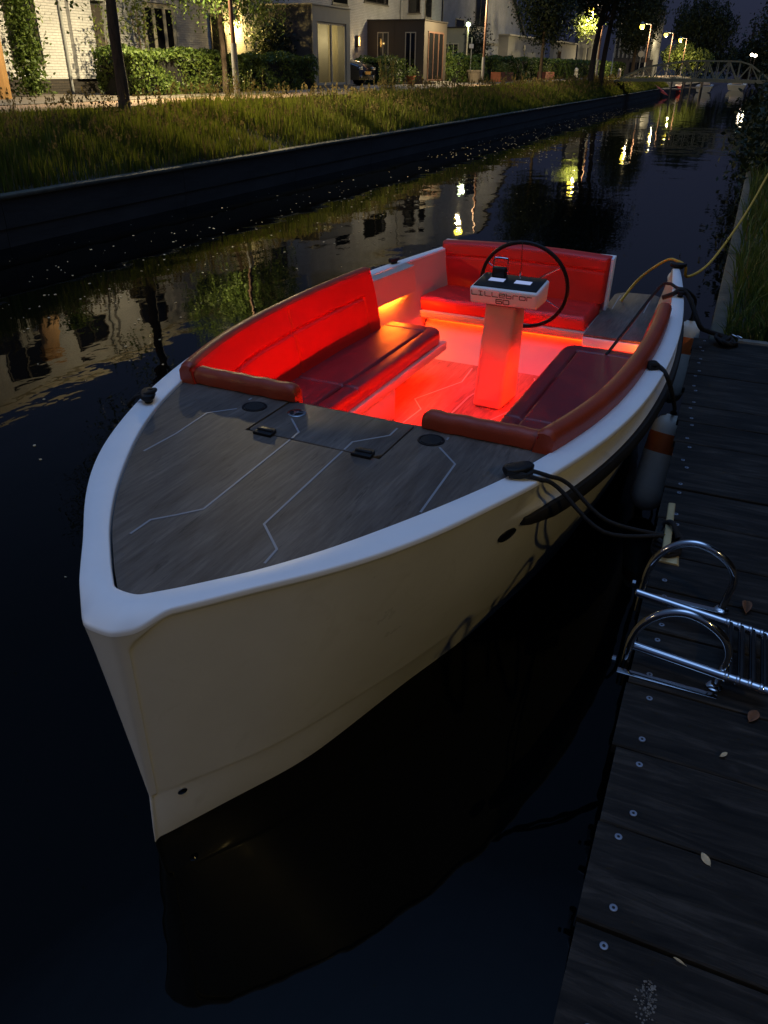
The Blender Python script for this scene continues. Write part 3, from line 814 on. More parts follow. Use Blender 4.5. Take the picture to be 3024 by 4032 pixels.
MT['frame'] = mat('dark_window_frame', (0.03, 0.025, 0.022), 0.4)
MT['lframe'] = mat('cream_window_frame', (0.50, 0.46, 0.36), 0.5)
MT['glass'] = mat('dark_window_glass', (0.010, 0.010, 0.011), 0.06, spec=0.8)
MT['curtain'] = leaf_mat('cream_curtain', (0.70, 0.64, 0.42), (0.72, 0.66, 0.45), .9, .6)
MT['timber'] = mat('orange_timber', (0.36, 0.20, 0.075), 0.7, var=0.3, vscale=3, stretch=(14, 14, .6), bump=.2)
MT['bark'] = mat('bark', (0.085, 0.06, 0.042), 0.95, var=0.45, vscale=9, stretch=(3, 3, .6), bump=1.0, bscale=26)
MT['greypost'] = mat('galvanised_post', (0.25, 0.26, 0.27), 0.5, metal=0.2, var=0.1)
MT['brownpost'] = mat('brown_post', (0.10, 0.050, 0.034), 0.5)
MT['bridge'] = mat('bridge_steel', (0.40, 0.34, 0.19), 0.6, var=0.15)
MT['terra'] = mat('terracotta', (0.30, 0.09, 0.045), 0.8, var=0.2)
MT['potgrey'] = mat('stone_planter', (0.22, 0.18, 0.14), 0.9, var=0.2)
MT['grass'] = leaf_mat('grass_green', (0.080, 0.105, 0.010), (0.19, 0.205, 0.022), .6, .35)
MT['straw'] = leaf_mat('grass_seed', (0.13, 0.10, 0.035), (0.22, 0.165, 0.06), .7, .3)
MT['leaf'] = leaf_mat('leaf_green', (0.035, 0.065, 0.012), (0.11, 0.155, 0.030), .5, .3)
MT['leafdark'] = leaf_mat('leaf_dark', (0.010, 0.018, 0.007), (0.028, 0.040, 0.014), .6, .2)
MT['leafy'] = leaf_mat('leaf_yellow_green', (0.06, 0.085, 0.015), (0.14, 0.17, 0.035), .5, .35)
MT['tile'] = mat('roof_tile', (0.03, 0.028, 0.03), 0.7, var=.2)

# far bank: terrain with its bank, pavement and road
tb = MB()
prof = [(9.06, .40), (9.25, .47), (9.9, .80), (10.8, 1.10), (11.9, 1.235), (12.35, 1.245), (260, 1.245)]
tb.grid([[(s, t, z) for t, z in prof] for s in (-60, -10, 0, 10, 20, 30, 45, 60, 80, 110, 150, 260)])
frame_obj(tb, 'ground', MT['soil'], kind='structure', smooth=True)
rd = MB(); rd.add([(-50, 11.75, 1.249), (150, 11.75, 1.249), (150, 15.5, 1.249), (-50, 15.5, 1.249)], [(0, 1, 2, 3)])
frame_obj(rd, 'road', MT['road'], kind='structure')
pv = MB(); pv.box(-50, 150, 13.75, 18.6, 1.2, 1.262)
frame_obj(pv, 'pavement', MT['pave'], kind='structure')
kb = cthing('kerb', -6, 13.64, 1.2, 'pale concrete kerb line between the brick road and the pavement by the houses', 'kerb')
k0 = MB(); k0.box(0, 1.96, 0, .12, 0, .068); kme = k0.build('kerb_stone', MT['concrete'], kb)
for i in range(1, 40): share(kme, 'kerb_stone', kb, (i * 2.0, 0, 0))
# quay wall on the far side: capping beam over boards
qw = cthing('quay_wall', -40, 9.06, WATER, 'long low quay wall with a pale concrete capping below the far grass bank', 'quay wall')
for i in range(70):
    L = 4.0
    if i * L - 40 > 150: break
    if i == 0:
        q = MB(); q.box(0.006, L - .006, -.07, .12, .605, .665); qm = q.build('capping_stone', MT['darkconc'], qw, bevel=.008, seg=1)
        q = MB(); q.box(0.004, L - .004, -.045, .10, .24, .60); qb = q.build('board', MT['wallboard'], qw)
        q = MB(); q.box(0.004, L - .004, -.03, .10, -.4, .235); qc = q.build('board', MT['wallboard'], qw)
    else:
        a = share(qm, 'capping_stone', qw, (i * L, 0, rnd.uniform(-.004, .004)))
        b_ = a.modifiers.new('bevel', 'BEVEL'); b_.width = .008; b_.segments = 1
        share(qb, 'board', qw, (i * L, 0, 0)); share(qc, 'board', qw, (i * L, 0, 0))

# near bank beyond and beside the jetty
nb = MB()
prof = [(-.16, .42), (-.45, .46), (-1.2, .62), (-2.6, .72), (-60, .8)]
nb.grid([[(s, t, z) for t, z in prof] for s in (5.45, 8, 12, 20, 40, 80, 150, 260)], flip=True)
nb.grid([[(s, t, z) for t, z in ((-2.35, .30), (-2.6, .62), (-60, .8))] for s in (-60, -10, 0, 5.45)], flip=True)
frame_obj(nb, 'near_ground', MT['soil'], kind='structure', smooth=True)
nq = cthing('quay_edge', 5.5, 0, WATER, 'narrow mossy concrete quay edge beyond the jetty with weeds behind it', 'quay wall')
for i in range(30):
    if i == 0: q = MB(); q.box(.005, 2.99, -.17, 0, 0, .65); qm2 = q.build('edge_stone', MT['darkconc'], nq, bevel=.01, seg=1)
    else:
        a = share(qm2, 'edge_stone', nq, (i * 3, 0, rnd.uniform(-.005, .005))); b_ = a.modifiers.new('bevel', 'BEVEL'); b_.width = .01; b_.segments = 1

# ------------------------------------------------------------------ jetty
def jplank_mat():
    m, t, b = new_mat('weathered_plank')
    tcn = t.nodes.new('ShaderNodeTexCoord'); oi = t.nodes.new('ShaderNodeObjectInfo')
    mp = t.nodes.new('ShaderNodeMapping'); mp.inputs['Scale'].default_value = (16, 1.6, 8)
    sc_ = t.nodes.new('ShaderNodeVectorMath'); sc_.operation = 'ADD'
    ml = t.nodes.new('ShaderNodeVectorMath'); ml.operation = 'SCALE'; ml.inputs[0].default_value = (37, 61, 17)
    t.links.new(oi.outputs['Random'], ml.inputs['Scale']); t.links.new(tcn.outputs['Object'], sc_.inputs[0]); t.links.new(ml.outputs[0], sc_.inputs[1])
    t.links.new(sc_.outputs[0], mp.inputs[0])
    n = t.nodes.new('ShaderNodeTexNoise'); n.inputs['Scale'].default_value = 1.8; n.inputs['Detail'].default_value = 9; n.inputs['Roughness'].default_value = .7; n.inputs['Distortion'].default_value = .8
    t.links.new(mp.outputs[0], n.inputs['Vector'])
    nl = t.nodes.new('ShaderNodeTexNoise'); nl.inputs['Scale'].default_value = 3.2; nl.inputs['Detail'].default_value = 5
    t.links.new(sc_.outputs[0], nl.inputs['Vector'])
    r = t.nodes.new('ShaderNodeValToRGB')
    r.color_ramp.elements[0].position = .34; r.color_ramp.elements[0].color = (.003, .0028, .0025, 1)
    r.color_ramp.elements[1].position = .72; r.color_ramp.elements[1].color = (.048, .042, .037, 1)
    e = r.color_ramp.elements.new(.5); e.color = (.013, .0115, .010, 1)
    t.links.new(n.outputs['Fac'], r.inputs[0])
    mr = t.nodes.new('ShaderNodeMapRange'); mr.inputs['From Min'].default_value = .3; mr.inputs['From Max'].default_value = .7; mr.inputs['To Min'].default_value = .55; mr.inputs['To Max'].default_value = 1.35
    t.links.new(nl.outputs['Fac'], mr.inputs[0])
    mx = t.nodes.new('ShaderNodeVectorMath'); mx.operation = 'SCALE'
    t.links.new(r.outputs[0], mx.inputs[0]); t.links.new(mr.outputs[0], mx.inputs['Scale']); t.links.new(mx.outputs[0], b.inputs['Base Color'])
    b.inputs['Roughness'].default_value = .75; b.inputs['Specular IOR Level'].default_value = .25
    bp = t.nodes.new('ShaderNodeBump'); bp.inputs['Strength'].default_value = .7; bp.inputs['Distance'].default_value = .006
    t.links.new(n.outputs['Fac'], bp.inputs['Height']); t.links.new(bp.outputs[0], b.inputs['Normal'])
    return m
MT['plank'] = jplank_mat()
MT['screw'] = mat('screw_head', (0.22, 0.25, 0.31), 0.5, metal=0.5, var=.3, vscale=3)
JZ = .45
jet = cthing('jetty', 0, 0, WATER, 'dark weathered wooden jetty with screwed planks along the right side', 'jetty')
seams = [-.70, -.44, -.18, .08, .33, .57, .81, 1.064, 1.333, 1.591, 1.852, 2.127, 2.378, 2.603, 2.888, 3.171, 3.422, 3.678, 3.957, 4.193, 4.465, 4.719, 4.97, 5.22, 5.46]
def edge_t(s): return max(-.03, -.001 + .0235 * (s - 1.4)) if s > 1.4 else 0.0
plank_me = None
scr = MB(); scr.lathe([(.0082, -.003), (.0088, .0006), (.0072, .0014), (.0036, .0006)], 14); sc_me = None
sc2 = MB(); sc2.lathe([(.0036, 0), (.0036, .0011)], 6); sc2_me = None
for i, (a, b) in enumerate(zip(seams, seams[1:])):
    p = MB(); g = .009; e = edge_t((a + b) / 2) + rnd.uniform(-.006, .006)
    n = 10
    ys = [-2.35 + (e + 2.35) * k / n for k in range(n + 1)]
    lo = [a + g / 2 + rnd.uniform(-.0015, .0015) for _ in ys]; hi = [b - g / 2 + rnd.uniform(-.0015, .0015) for _ in ys]
    zt = JZ - WATER + rnd.uniform(-.003, .003); tilt = rnd.uniform(-.003, .003)
    rows = [[(l, y, zt - .035), (l, y, zt - .004 + tilt), (l + .004, y, zt + tilt), (h - .004, y, zt - tilt), (h, y, zt - .004 - tilt), (h, y, zt - .035), (l, y, zt - .035)] for y, l, h in zip(ys, lo, hi)]
    p.grid(rows, flip=True); p.add(rows[-1][:-1], [tuple(range(6))]); p.add(rows[0][:-1], [tuple(range(5, -1, -1))])
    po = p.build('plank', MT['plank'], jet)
    for sp_ in (a + .045 + rnd.uniform(-.01, .01), b - .042 + rnd.uniform(-.01, .01)):
        st_t = e - .062 + rnd.uniform(-.012, .012)
        if sc_me is None:
            sc_me = scr.build('screw', MT['screw'], po, smooth=True); sc_me.location = (sp_, st_t, zt + .0015)
        else: share(sc_me, 'screw', po, (sp_, st_t, zt + .0015))
        if sc2_me is None: sc2_me = sc2.build('screw_recess', MT['dark'], po); sc2_me.location = (sp_, st_t, zt + .0017)
        else: share(sc2_me, 'screw_recess', po, (sp_, st_t, zt + .0017))
b = MB(); b.bar((-1.0, -.12, .56), (1.4, -.12, .56), .10, .10); b.bar((1.4, -.12, .56), (5.46, -.04, .56), .10, .10)
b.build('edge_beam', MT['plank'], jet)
b = MB()
for s in (.2, 2.2, 4.2): b.tube([(s, -.20 + .01 * s, -.8), (s, -.20 + .01 * s, .58)], .09, 12)
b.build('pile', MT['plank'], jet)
b = MB(); b.box(5.47, 5.53, -2.35, -.18, .40, .665); b.build('end_board', MT['concrete'], jet, bevel=.004)
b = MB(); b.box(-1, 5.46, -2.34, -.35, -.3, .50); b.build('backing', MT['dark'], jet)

# fallen leaves and a scuffed patch on the jetty
MT['dryleaf'] = mat('dry_leaf', (0.50, 0.40, 0.24), 0.7, var=.3, vscale=40)
MT['brownleaf'] = mat('brown_leaf', (0.14, 0.06, 0.025), 0.7, var=.3, vscale=40)
def leaf_thing(s, t, rot, L, Wd, m, label, curl=.3):
    th = MB(); n = 8; rows = []
    for i in range(n + 1):
        q = i / n; w_ = Wd * math.sin(math.pi * min(1, q * .98 + .01)) ** .7
        rows.append([(L * (q - .5), w_ * j, .002 + curl * abs(j) * w_ * 1.2 + .006 * q * q) for j in (-1, -.5, 0, .5, 1)])
    th.grid(rows)
    th.tube([(-L * .5, 0, .003), (-L * .62, .002, .004)], .0007, 5)
    th.v = [(x * .72, y * .72, z) for x, y, z in th.v]; o = th.build('fallen_leaf', m, None, smooth=True); o.location = CW(s, t, JZ + .003); o.rotation_euler = (0, 0, rot)
    md = o.modifiers.new('thickness', 'SOLIDIFY'); md.thickness = .0006
    return tag(o, label, 'leaf', 'leaves fallen on the jetty')
leaf_thing(1.316, -.239, 1.9, .042, .013, MT['dryleaf'], 'pale oval leaf lying flat on the second wide plank below the ladder', .05)
leaf_thing(1.66, -.262, .4, .030, .008, MT['dryleaf'], 'small pale curled leaf below the bottom of the ladder')
leaf_thing(1.05, -.205, 2.6, .034, .004, MT['dryleaf'], 'thin curved leaf stuck in a plank gap', .8)
leaf_thing(1.84, -.33, .8, .07, .02, MT['brownleaf'], 'curled orange brown leaf beside the ladder foot')
leaf_thing(2.37, -.30, 1.2, .09, .022, MT['brownleaf'], 'brown leaf behind the upper ladder handle', .6)
leaf_thing(1.99, -.42, 1.2, .05, .015, MT['dryleaf'], 'pale torn leaf at the far end of the ladder treads')
st_m = mat('dried_splash', (0.13, 0.125, 0.115), 0.9, var=.5, vscale=60)
sm = MB()
for k in range(150):
    a = rnd.uniform(0, 6.28) if k % 3 else rnd.gauss(5.6, .5); r_ = rnd.uniform(.006, .032); rr_ = rnd.uniform(.0006, .0027)
    cx, cy = .945 + r_ * math.cos(a) * 1.5, -.155 + r_ * math.sin(a) * .7
    sm.lathe([(rr_, 0), (rr_ * .7, .0008)], 7, (cx, cy, 0), (cx, cy, 1))
o = frame_obj(sm, 'stain', st_m, loc=(0, 0, JZ + .0035)); tag(o, 'splash of dried pale dirt on the nearest plank', 'stain', kind='stuff')

# ------------------------------------------------------------------ swim ladder folded on the jetty
lad = cthing('swim_ladder', 1.9, 0, JZ, 'stainless steel swim ladder with two arched handles folded up on the jetty', 'ladder')
def lad_b(mb, name, m='chrome', par=None, **k): return mb.build(name, MT[m], par or lad, **k)
for s0, zz in ((2.33, 0), (1.93, 0)):
    P = [(-.225, .004), (-.232, .06), (-.238, .12), (-.215, .175), (-.160, .215), (-.10, .228), (-.045, .208), (.0, .160), (.022, .10), (.028, .03), (.030, -.08)]
    t_ = MB(); t_.tube(smooth_path([(s0 - 1.9, t, z) for t, z in P], 7), .0125, 14)
    lad_b(t_, 'handle', smooth=True)
    f_ = MB(); f_.lathe([(.024, 0), (.024, .003), (.015, .010)], 18, (s0 - 1.9, -.225, .002), (s0 - 1.9, -.225, 1)); lad_b(f_, 'foot_flange', smooth=True)
for (sa, ta, sb, tb_) in ((2.225, .042, 2.155, -.36), (1.945, .022, 1.895, -.36)):
    t_ = MB(); t_.tube([(sa - 1.9, ta, .062), (sb - 1.9, tb_, .062)], .0135, 14)
    rail = lad_b(t_, 'rail', smooth=True)
    c_ = MB(); c_.lathe([(.0138, 0), (.012, .004), (.004, .005)], 14, (sa - 1.9, ta, .062), (sa - 1.9 + .03, ta + .2, .062)); lad_b(c_, 'end_cap', par=rail, smooth=True)
    for q in (.70, .78, .86, .94):
        c_ = MB(); p = Vector((sa - 1.9, ta, .062)).lerp(Vector((sb - 1.9, tb_, .062)), q); d = Vector((sb - sa, tb_ - ta, 0)).normalized()
        c_.lathe([(.0142, -.006), (.0155, -.004), (.0155, .004), (.0142, .006)], 14, p, p + d); lad_b(c_, 'collar', par=rail, smooth=True)
for q in (.72, .80, .88, .96):
    a = Vector((2.225 - 1.9, .042, .060)).lerp(Vector((2.155 - 1.9, -.36, .060)), q); b = Vector((1.945 - 1.9, .022, .060)).lerp(Vector((1.895 - 1.9, -.36, .060)), q)
    t_ = MB(); t_.bar(a, b, .018, .012); t_.bar(a + Vector((-.0, -.0, .010)), b + Vector((0, 0, .010)), .010, .008)
    lad_b(t_, 'tread', 'black', bevel=.002)
    for e1, e2 in ((a, b), (b, a)):
        t_ = MB(); t_.lathe([(.013, 0), (.006, .045)], 10, e1, e2); lad_b(t_, 'tread_bracket', smooth=True)
for s0 in (1.885, 2.315):
    t_ = MB(); t_.box(s0 - 1.9 - .012, s0 - 1.9 + .012, -.235, .045, .001, .006); lad_b(t_, 'base_bar', bevel=.001)
for s0 in (.0, .43):
    t_ = MB(); t_.lathe([(.010, 0), (.010, .010), (.006, .012)], 6, (s0, .055, .03), (s0, .20, .03)); lad_b(t_, 'bolt')

# ------------------------------------------------------------------ mooring cleat with its black rope
MT['brass'] = mat('pale_painted_cleat', (0.50, 0.40, 0.20), 0.35, metal=.35, var=.2)
mc = cthing('mooring_cleat', 2.55, -.02, JZ, 'pale angular mooring cleat on the jetty edge behind the ladder wrapped in black rope', 'cleat')
c_ = MB(); c_.add([(-.01, -.055, 0), (-.01, .04, 0), (.16, .05, 0), (.17, -.04, 0), (-.01, -.045, .012), (-.01, .03, .012), (.16, .04, .012), (.17, -.03, .012)],
    [(3, 2, 1, 0), (4, 5, 6, 7), (0, 1, 5, 4), (1, 2, 6, 5), (2, 3, 7, 6), (3, 0, 4, 7)]); c_.build('cleat_base', MT['brass'], mc, bevel=.003)
c_ = MB(); c_.box(.02, .06, -.01, .01, .01, .055); c_.box(.12, .16, -.01, .01, .01, .055); c_.build('cleat_leg', MT['brass'], mc, bevel=.003)
c_ = MB(); c_.prism([(-.03, -.012), (-.03, .016), (.33, .030), (.335, .004)], .055, .075); c_.build('cleat_horn', MT['brass'], mc, bevel=.004)
cr_ = MB()
for k in range(4):
    z0 = .014 + .013 * k
    cr_.tube(smooth_path([(.07 + .05 * math.cos(a) + .004 * k, .002 + .045 * math.sin(a), z0 + .008 * math.sin(a * 2 + k)) for a in [2 * math.pi * j / 10 for j in range(10)]], 3, True), .010, 8, closed=True)
cr_.tube(smooth_path([(.09, -.03, .06), (.13, 0, .095), (.17, .03, .06), (.12, .045, .03)], 5), .010, 8)
o = cr_.build('rope_turns', MT['rope'], None, smooth=True); o.location = mc.location; o.rotation_euler = (0, 0, CANG)
tag(o, 'black rope turns wrapped round the pale cleat on the jetty', 'rope')

def world_b(s, t, z):
    ca, sa = math.cos(BANG), math.sin(BANG)
    return Vector((BO.x + ca * t - sa * s, BO.y + sa * t + ca * s, z))
def rope(name, pts, r_, m, label, cat='rope', group=None, k=6):
    P = smooth_path(pts, k); base = P[0]
    mb = MB(); mb.tube([p - base for p in P], r_, 9)
    o = mb.build(name, m, None, smooth=True, loc=base); return tag(o, label, cat, group)
# bow spring lines: from the gunwale cleat down to the jetty cleat
for dx, lab in ((0, 'upper of two black mooring ropes from the forward cleat over the white hull'), (.05, 'lower of two black mooring ropes from the forward cleat over the hull')):
    a = world_b(1.235 - dx * .8, .80 - dx * .6, .79)
    rope('mooring_rope', [a, world_b(1.27 - dx * .8, .90 - dx * .5, .762), world_b(1.32 - dx * .8, .965 - dx * .6, .72), CW(2.50 - dx, .20, .60 - dx * .4), CW(2.62, .0, .52)], .0078, MT['rope'], lab, 'rope', 'mooring ropes')
# loop over the cleat
lo_ = MB(); 
rope('mooring_loop', [world_b(1.19, .78, .772), world_b(1.215, .84, .775), world_b(1.27, .835, .775), world_b(1.28, .78, .775), world_b(1.24, .75, .773), world_b(1.19, .775, .776)], .009, MT['rope'], 'black rope loop laid round the forward starboard cleat', 'rope', 'mooring ropes')
rope('mooring_loop', [world_b(1.17, -.86, .775), world_b(1.19, -.79, .80), world_b(1.23, -.80, .80), world_b(1.22, -.87, .775), world_b(1.20, -.93, .72), world_b(1.30, -.98, .66), world_b(1.40, -.99, .64), world_b(1.46, -.95, .70)], .009, MT['rope'], 'black rope loop hanging from the port bow cleat over the water', 'rope', 'mooring ropes')
# stern line to the jetty corner
rope('stern_rope', [world_b(4.06, .90, .745), world_b(4.06, .96, .775), world_b(4.08, 1.0, .80), world_b(4.07, 1.06, .76), CW(5.15, .07, .62), CW(5.30, .02, .55), CW(5.42, -.06, .50), CW(5.44, -.12, .48)], .015, MT['rope'], 'thick black stern rope from the aft cleat to the jetty corner', 'rope', 'mooring ropes')
cb = MB()
for k in range(5):
    a0 = k * 1.3
    cb.tube(smooth_path([(.05 * math.cos(a) + .015 * math.cos(a0), .045 * math.sin(a) + .012 * k - .03, .018 + .008 * k + .012 * math.sin(2 * a + a0)) for a in [2 * math.pi * j / 9 for j in range(9)]], 3, True), .011, 8, closed=True)
o = cb.build('rope_bundle', MT['rope'], None, smooth=True); o.location = CW(5.36, -.10, JZ); o.rotation_euler = (0, 0, CANG)
tag(o, 'tangle of black rope on the far jetty corner', 'rope')
sh_ = MB(); sh_.tube([(.035 * math.cos(a), .014 * math.sin(a), .02 + .01 * math.cos(a)) for a in [2 * math.pi * j / 24 for j in range(24)]], .004, 8, closed=True)
o = sh_.build('shackle', MT['chrome'], None, smooth=True); o.location = CW(5.47, -.17, JZ + .02); o.rotation_euler = (0, 0, CANG + 1.5)
tag(o, 'small shiny snap shackle at the end of the stern rope', 'shackle')
# fenders and their lines
def fender(loc_top, loc_bot, R_, label):
    a = Vector(loc_top); b = Vector(loc_bot); L = (b - a).length
    root = empty('fender', b, 0, label, 'fender', 'boat fenders between the hull and the jetty')
    a = a - b; b = Vector((0, 0, 0)); d = (a - b).normalized()
    q = lambda prof, m, name, par: MB().lathe([(r_ * R_, h * L) for r_, h in prof], 28, b, d).build(name, m, par, smooth=True, sharp=60)
    body = q([(.05, 0), (.45, .02), (.8, .07), (.98, .15), (1.0, .25), (1.0, .62)], MT['cream'], 'body', root)
    q([(1.0, .62), (.99, .66), (.985, .80), (.965, .815)], MT['orange'], 'band', root)
    q([(.965, .815), (.95, .86), (.86, .92), (.66, .965), (.40, .985), (.34, 1.0), (.25, 1.0)], MT['cream'], 'cap', root)
    q([(.16, .99), (.20, 1.0), (.20, 1.03), (.10, 1.04)], MT['black'], 'eye', root)
    return root
fender(world_b(3.08, 1.165, .36), world_b(2.90, 1.12, -.16), .094, 'white fender with orange band hanging halfway along the hull')
fender(world_b(4.75, 1.06, .44), world_b(4.62, 1.03, -.15), .085, 'white fender with orange band near the stern by the jetty corner')
rope('fender_rope', [world_b(2.74, .985, .742), world_b(2.66, 1.04, .768), world_b(2.60, 1.10, .765), world_b(2.58, 1.14, .72), world_b(2.72, 1.17, .58), world_b(2.98, 1.17, .44), world_b(3.10, 1.165, .38)], .0105, MT['rope'], 'black rope over the gunwale holding the nearer fender', 'rope', 'fender ropes')
kn = MB()
for q in (-.012, .012): kn.tube([(.022 * math.cos(a), q, .022 * math.sin(a) * .6 + .01) for a in [2 * math.pi * j / 14 for j in range(14)]], .010, 8, closed=True)
o = kn.build('rope_knot', MT['rope'], None, smooth=True); o.location = world_b(2.60, 1.055, .765); o.rotation_euler = (0, 0, BANG + .5)
tag(o, 'knot in the black fender rope on the white gunwale', 'knot')
rope('fender_rope', [world_b(3.73, .66, .43), world_b(4.0, .72, .53), world_b(4.32, .84, .74), world_b(4.33, .90, .775), world_b(4.26, .96, .77), world_b(4.25, 1.02, .765), world_b(4.40, 1.075, .68), world_b(4.62, 1.07, .56), world_b(4.73, 1.06, .46)], .010, MT['rope'], 'thin dark rope from the cockpit over the gunwale to the aft fender', 'rope', 'fender ropes')
# yellow shore cable
rope('shore_cable', [world_b(5.10, .50, .43), world_b(5.16, .60, .60), world_b(5.06, .78, .775), world_b(5.0, .87, .79), world_b(4.97, .93, .765), CW(6.30, .24, .66), CW(7.1, .12, .62), CW(8.3, -.03, .74), CW(9.1, -.13, .88), CW(10.4, -.27, 1.10), CW(12.5, -.6, 1.6), CW(14, -1.0, 2.0)], .010, MT['yellow_rope'], 'yellow shore power cable sagging from the stern to the bank', 'cable', k=8)

# ================================================================== VEGETATION
def part(par, name, m, x0, x1, y0, y1, z0, z1, bevel=0):
    mb = MB(); mb.box(x0, x1, y0, y1, z0, z1); return mb.build(name, MT[m], par, bevel=bevel, seg=1)
def grass(name, n, smin, smax, tfun, zfun, hfun, mats, seedp, sbias=1.0, parent=None, lean=.25, wid=.006):
    u = nrs.rand(n) ** sbias; s = smin + (smax - smin) * u
    t0, t1 = tfun(s); t = t0 + (t1 - t0) * nrs.rand(n)
    z = zfun(s, t); h = hfun(s, t) * (0.55 + .75 * nrs.rand(n)); a = nrs.rand(n) * 6.283
    w = wid * (1 + u * 3.0) * (.7 + .6 * nrs.rand(n))
    la = nrs.rand(n) * 6.283; ll = lean * h * nrs.rand(n)
    bx, by = np.cos(a) * w, np.sin(a) * w
    mx_, my_ = np.cos(la) * ll, np.sin(la) * ll
    V = np.zeros((n, 5, 3))
    V[:, 0] = np.stack([s - bx, t - by, z], 1); V[:, 1] = np.stack([s + bx, t + by, z], 1)
    V[:, 2] = np.stack([s + bx * .7 + mx_ * .35, t + by * .7 + my_ * .35, z + h * .6], 1)
    V[:, 3] = np.stack([s - bx * .7 + mx_ * .35, t - by * .7 + my_ * .35, z + h * .6], 1)
    V[:, 4] = np.stack([s + mx_, t + my_, z + h], 1)
    idx = np.arange(n)[:, None] * 5
    Q = idx + np.array([[0, 1, 2, 3]]); T = idx + np.array([[3, 2, 4]])
    m1 = (nrs.rand(n) < seedp).astype(int)
    o = np_mesh(name, V.reshape(-1, 3), Q, T, mats, np.concatenate([m1, m1]))
    o.rotation_euler = (0, 0, CANG); return o
def bank_z(s, t): return np.interp(t, [9.06, 9.25, 9.9, 10.8, 11.9, 12.35], [.40, .47, .80, 1.10, 1.235, 1.245])
def clump(s, t): return .75 + .35 * np.sin(s * .9 + t * 1.7) * np.sin(s * .37 + 2) + .18 * np.sin(s * 3.1 + t * 4)
g = grass('grass', 115000, 5.5, 95, lambda s: (9.15 + 0 * s, 11.5 + .15 * np.sin(s * .8) + 0 * s), bank_z,
          lambda s, t: np.interp(t, [9.1, 9.6, 10.4, 11.0, 11.6], [.28, .42, .40, .26, .15]) * clump(s, t), [MT['grass'], MT['straw']], .16, 1.75)
tag(g, 'tall unmown meadow grass on the far bank', 'grass', kind='stuff')
# seed heads
def seed_heads(n, smin, smax):
    u = nrs.rand(n) ** 1.8; s = smin + (smax - smin) * u; t = 9.4 + 1.9 * nrs.rand(n)
    z = bank_z(s, t) + np.interp(t, [9.6, 10.5, 12.3], [.42, .38, .14]) * (.8 + .6 * nrs.rand(n)) * clump(s, t); k = 9
    V = []; n2 = n * k
    ss = np.repeat(s, k) + nrs.randn(n2) * .012; tt = np.repeat(t, k) + nrs.randn(n2) * .012; zz = np.repeat(z, k) + nrs.rand(n2) * .13
    a = nrs.rand(n2) * 6.283; r_ = (.007 + .008 * nrs.rand(n2)) * (1 + np.repeat(u, k) * 2)
    P = np.stack([ss, tt, zz], 1); d1 = np.stack([np.cos(a) * r_, np.sin(a) * r_, 0 * a], 1); d2 = np.stack([0 * a, 0 * a, r_ * 2.2], 1)
    V = np.stack([P - d1, P + d1, P + d1 * .3 + d2, P - d1 * .3 + d2], 1)
    o = np_mesh('grass_seed', V.reshape(-1, 3), np.arange(n2)[:, None] * 4 + np.array([[0, 1, 2, 3]]), None, MT['straw'])
    o.rotation_euler = (0, 0, CANG); tag(o, 'pale seed heads over the meadow grass', 'grass', kind='stuff')
seed_heads(2200, 6, 70)

def leaves(name, P, N, size, m, parent, aspect=.55, droop=0.0, nmix=.8):
    """one quad-pair leaf per point, folded along its midrib"""
    n = len(P); size = size * (.65 + .7 * nrs.rand(n))
    d = nrs.randn(n, 3); d[:, 2] -= droop; d /= np.linalg.norm(d, axis=1)[:, None]
    nn = nrs.randn(n, 3) * (1 - nmix) + N * nmix if N is not None else nrs.randn(n, 3)
    x = np.cross(d, nn); x /= (np.linalg.norm(x, axis=1)[:, None] + 1e-9); y = np.cross(x, d)
    L = size[:, None]; W_ = (size * aspect * .5)[:, None]
    a = P - d * L * .5; b = P + d * L * .5; l = P + x * W_ + y * W_ * .3; r_ = P - x * W_ + y * W_ * .3
    V = np.stack([a, l, b, r_], 1).reshape(-1, 3)
    i = np.arange(n)[:, None] * 4
    T = np.concatenate([i + np.array([[0, 1, 2]]), i + np.array([[0, 2, 3]])])
    return np_mesh(name, V, None, T, m, parent=parent)
def box_shell_pts(n, x0, x1, y0, y1, z0, z1, depth=.10, lump=.07):
    P = []; Nn = []
    A = [(y1 - y0) * (z1 - z0)] * 2 + [(x1 - x0) * (z1 - z0)] * 2 + [(x1 - x0) * (y1 - y0)]
    f = nrs.choice(5, n, p=np.array(A) / sum(A)); r1, r2 = nrs.rand(n), nrs.rand(n)
    x = x0 + (x1 - x0) * r1; y = y0 + (y1 - y0) * r2; z = z0 + (z1 - z0) * r2
    y_ = y0 + (y1 - y0) * r1
    P = np.zeros((n, 3)); N = np.zeros((n, 3))
    for k, (px, py, pz, nn) in enumerate(((np.full(n, x0), y_, z, (-1, 0, 0)), (np.full(n, x1), y_, z, (1, 0, 0)), (x, np.full(n, y0), z, (0, -1, 0)), (x, np.full(n, y1), z, (0, 1, 0)), (x, y, np.full(n, z1), (0, 0, 1)))):
        mk = f == k
        P[mk] = np.stack([px, py, pz], 1)[mk]; N[mk] = nn
    off = lump * (np.sin(P[:, 0] * 3.1 + P[:, 2] * 2.3) + np.sin(P[:, 0] * 1.3 + P[:, 1] * 5 + P[:, 2] * 4.1)) - depth * nrs.rand(n) ** 1.5
    return P + N * off[:, None], N
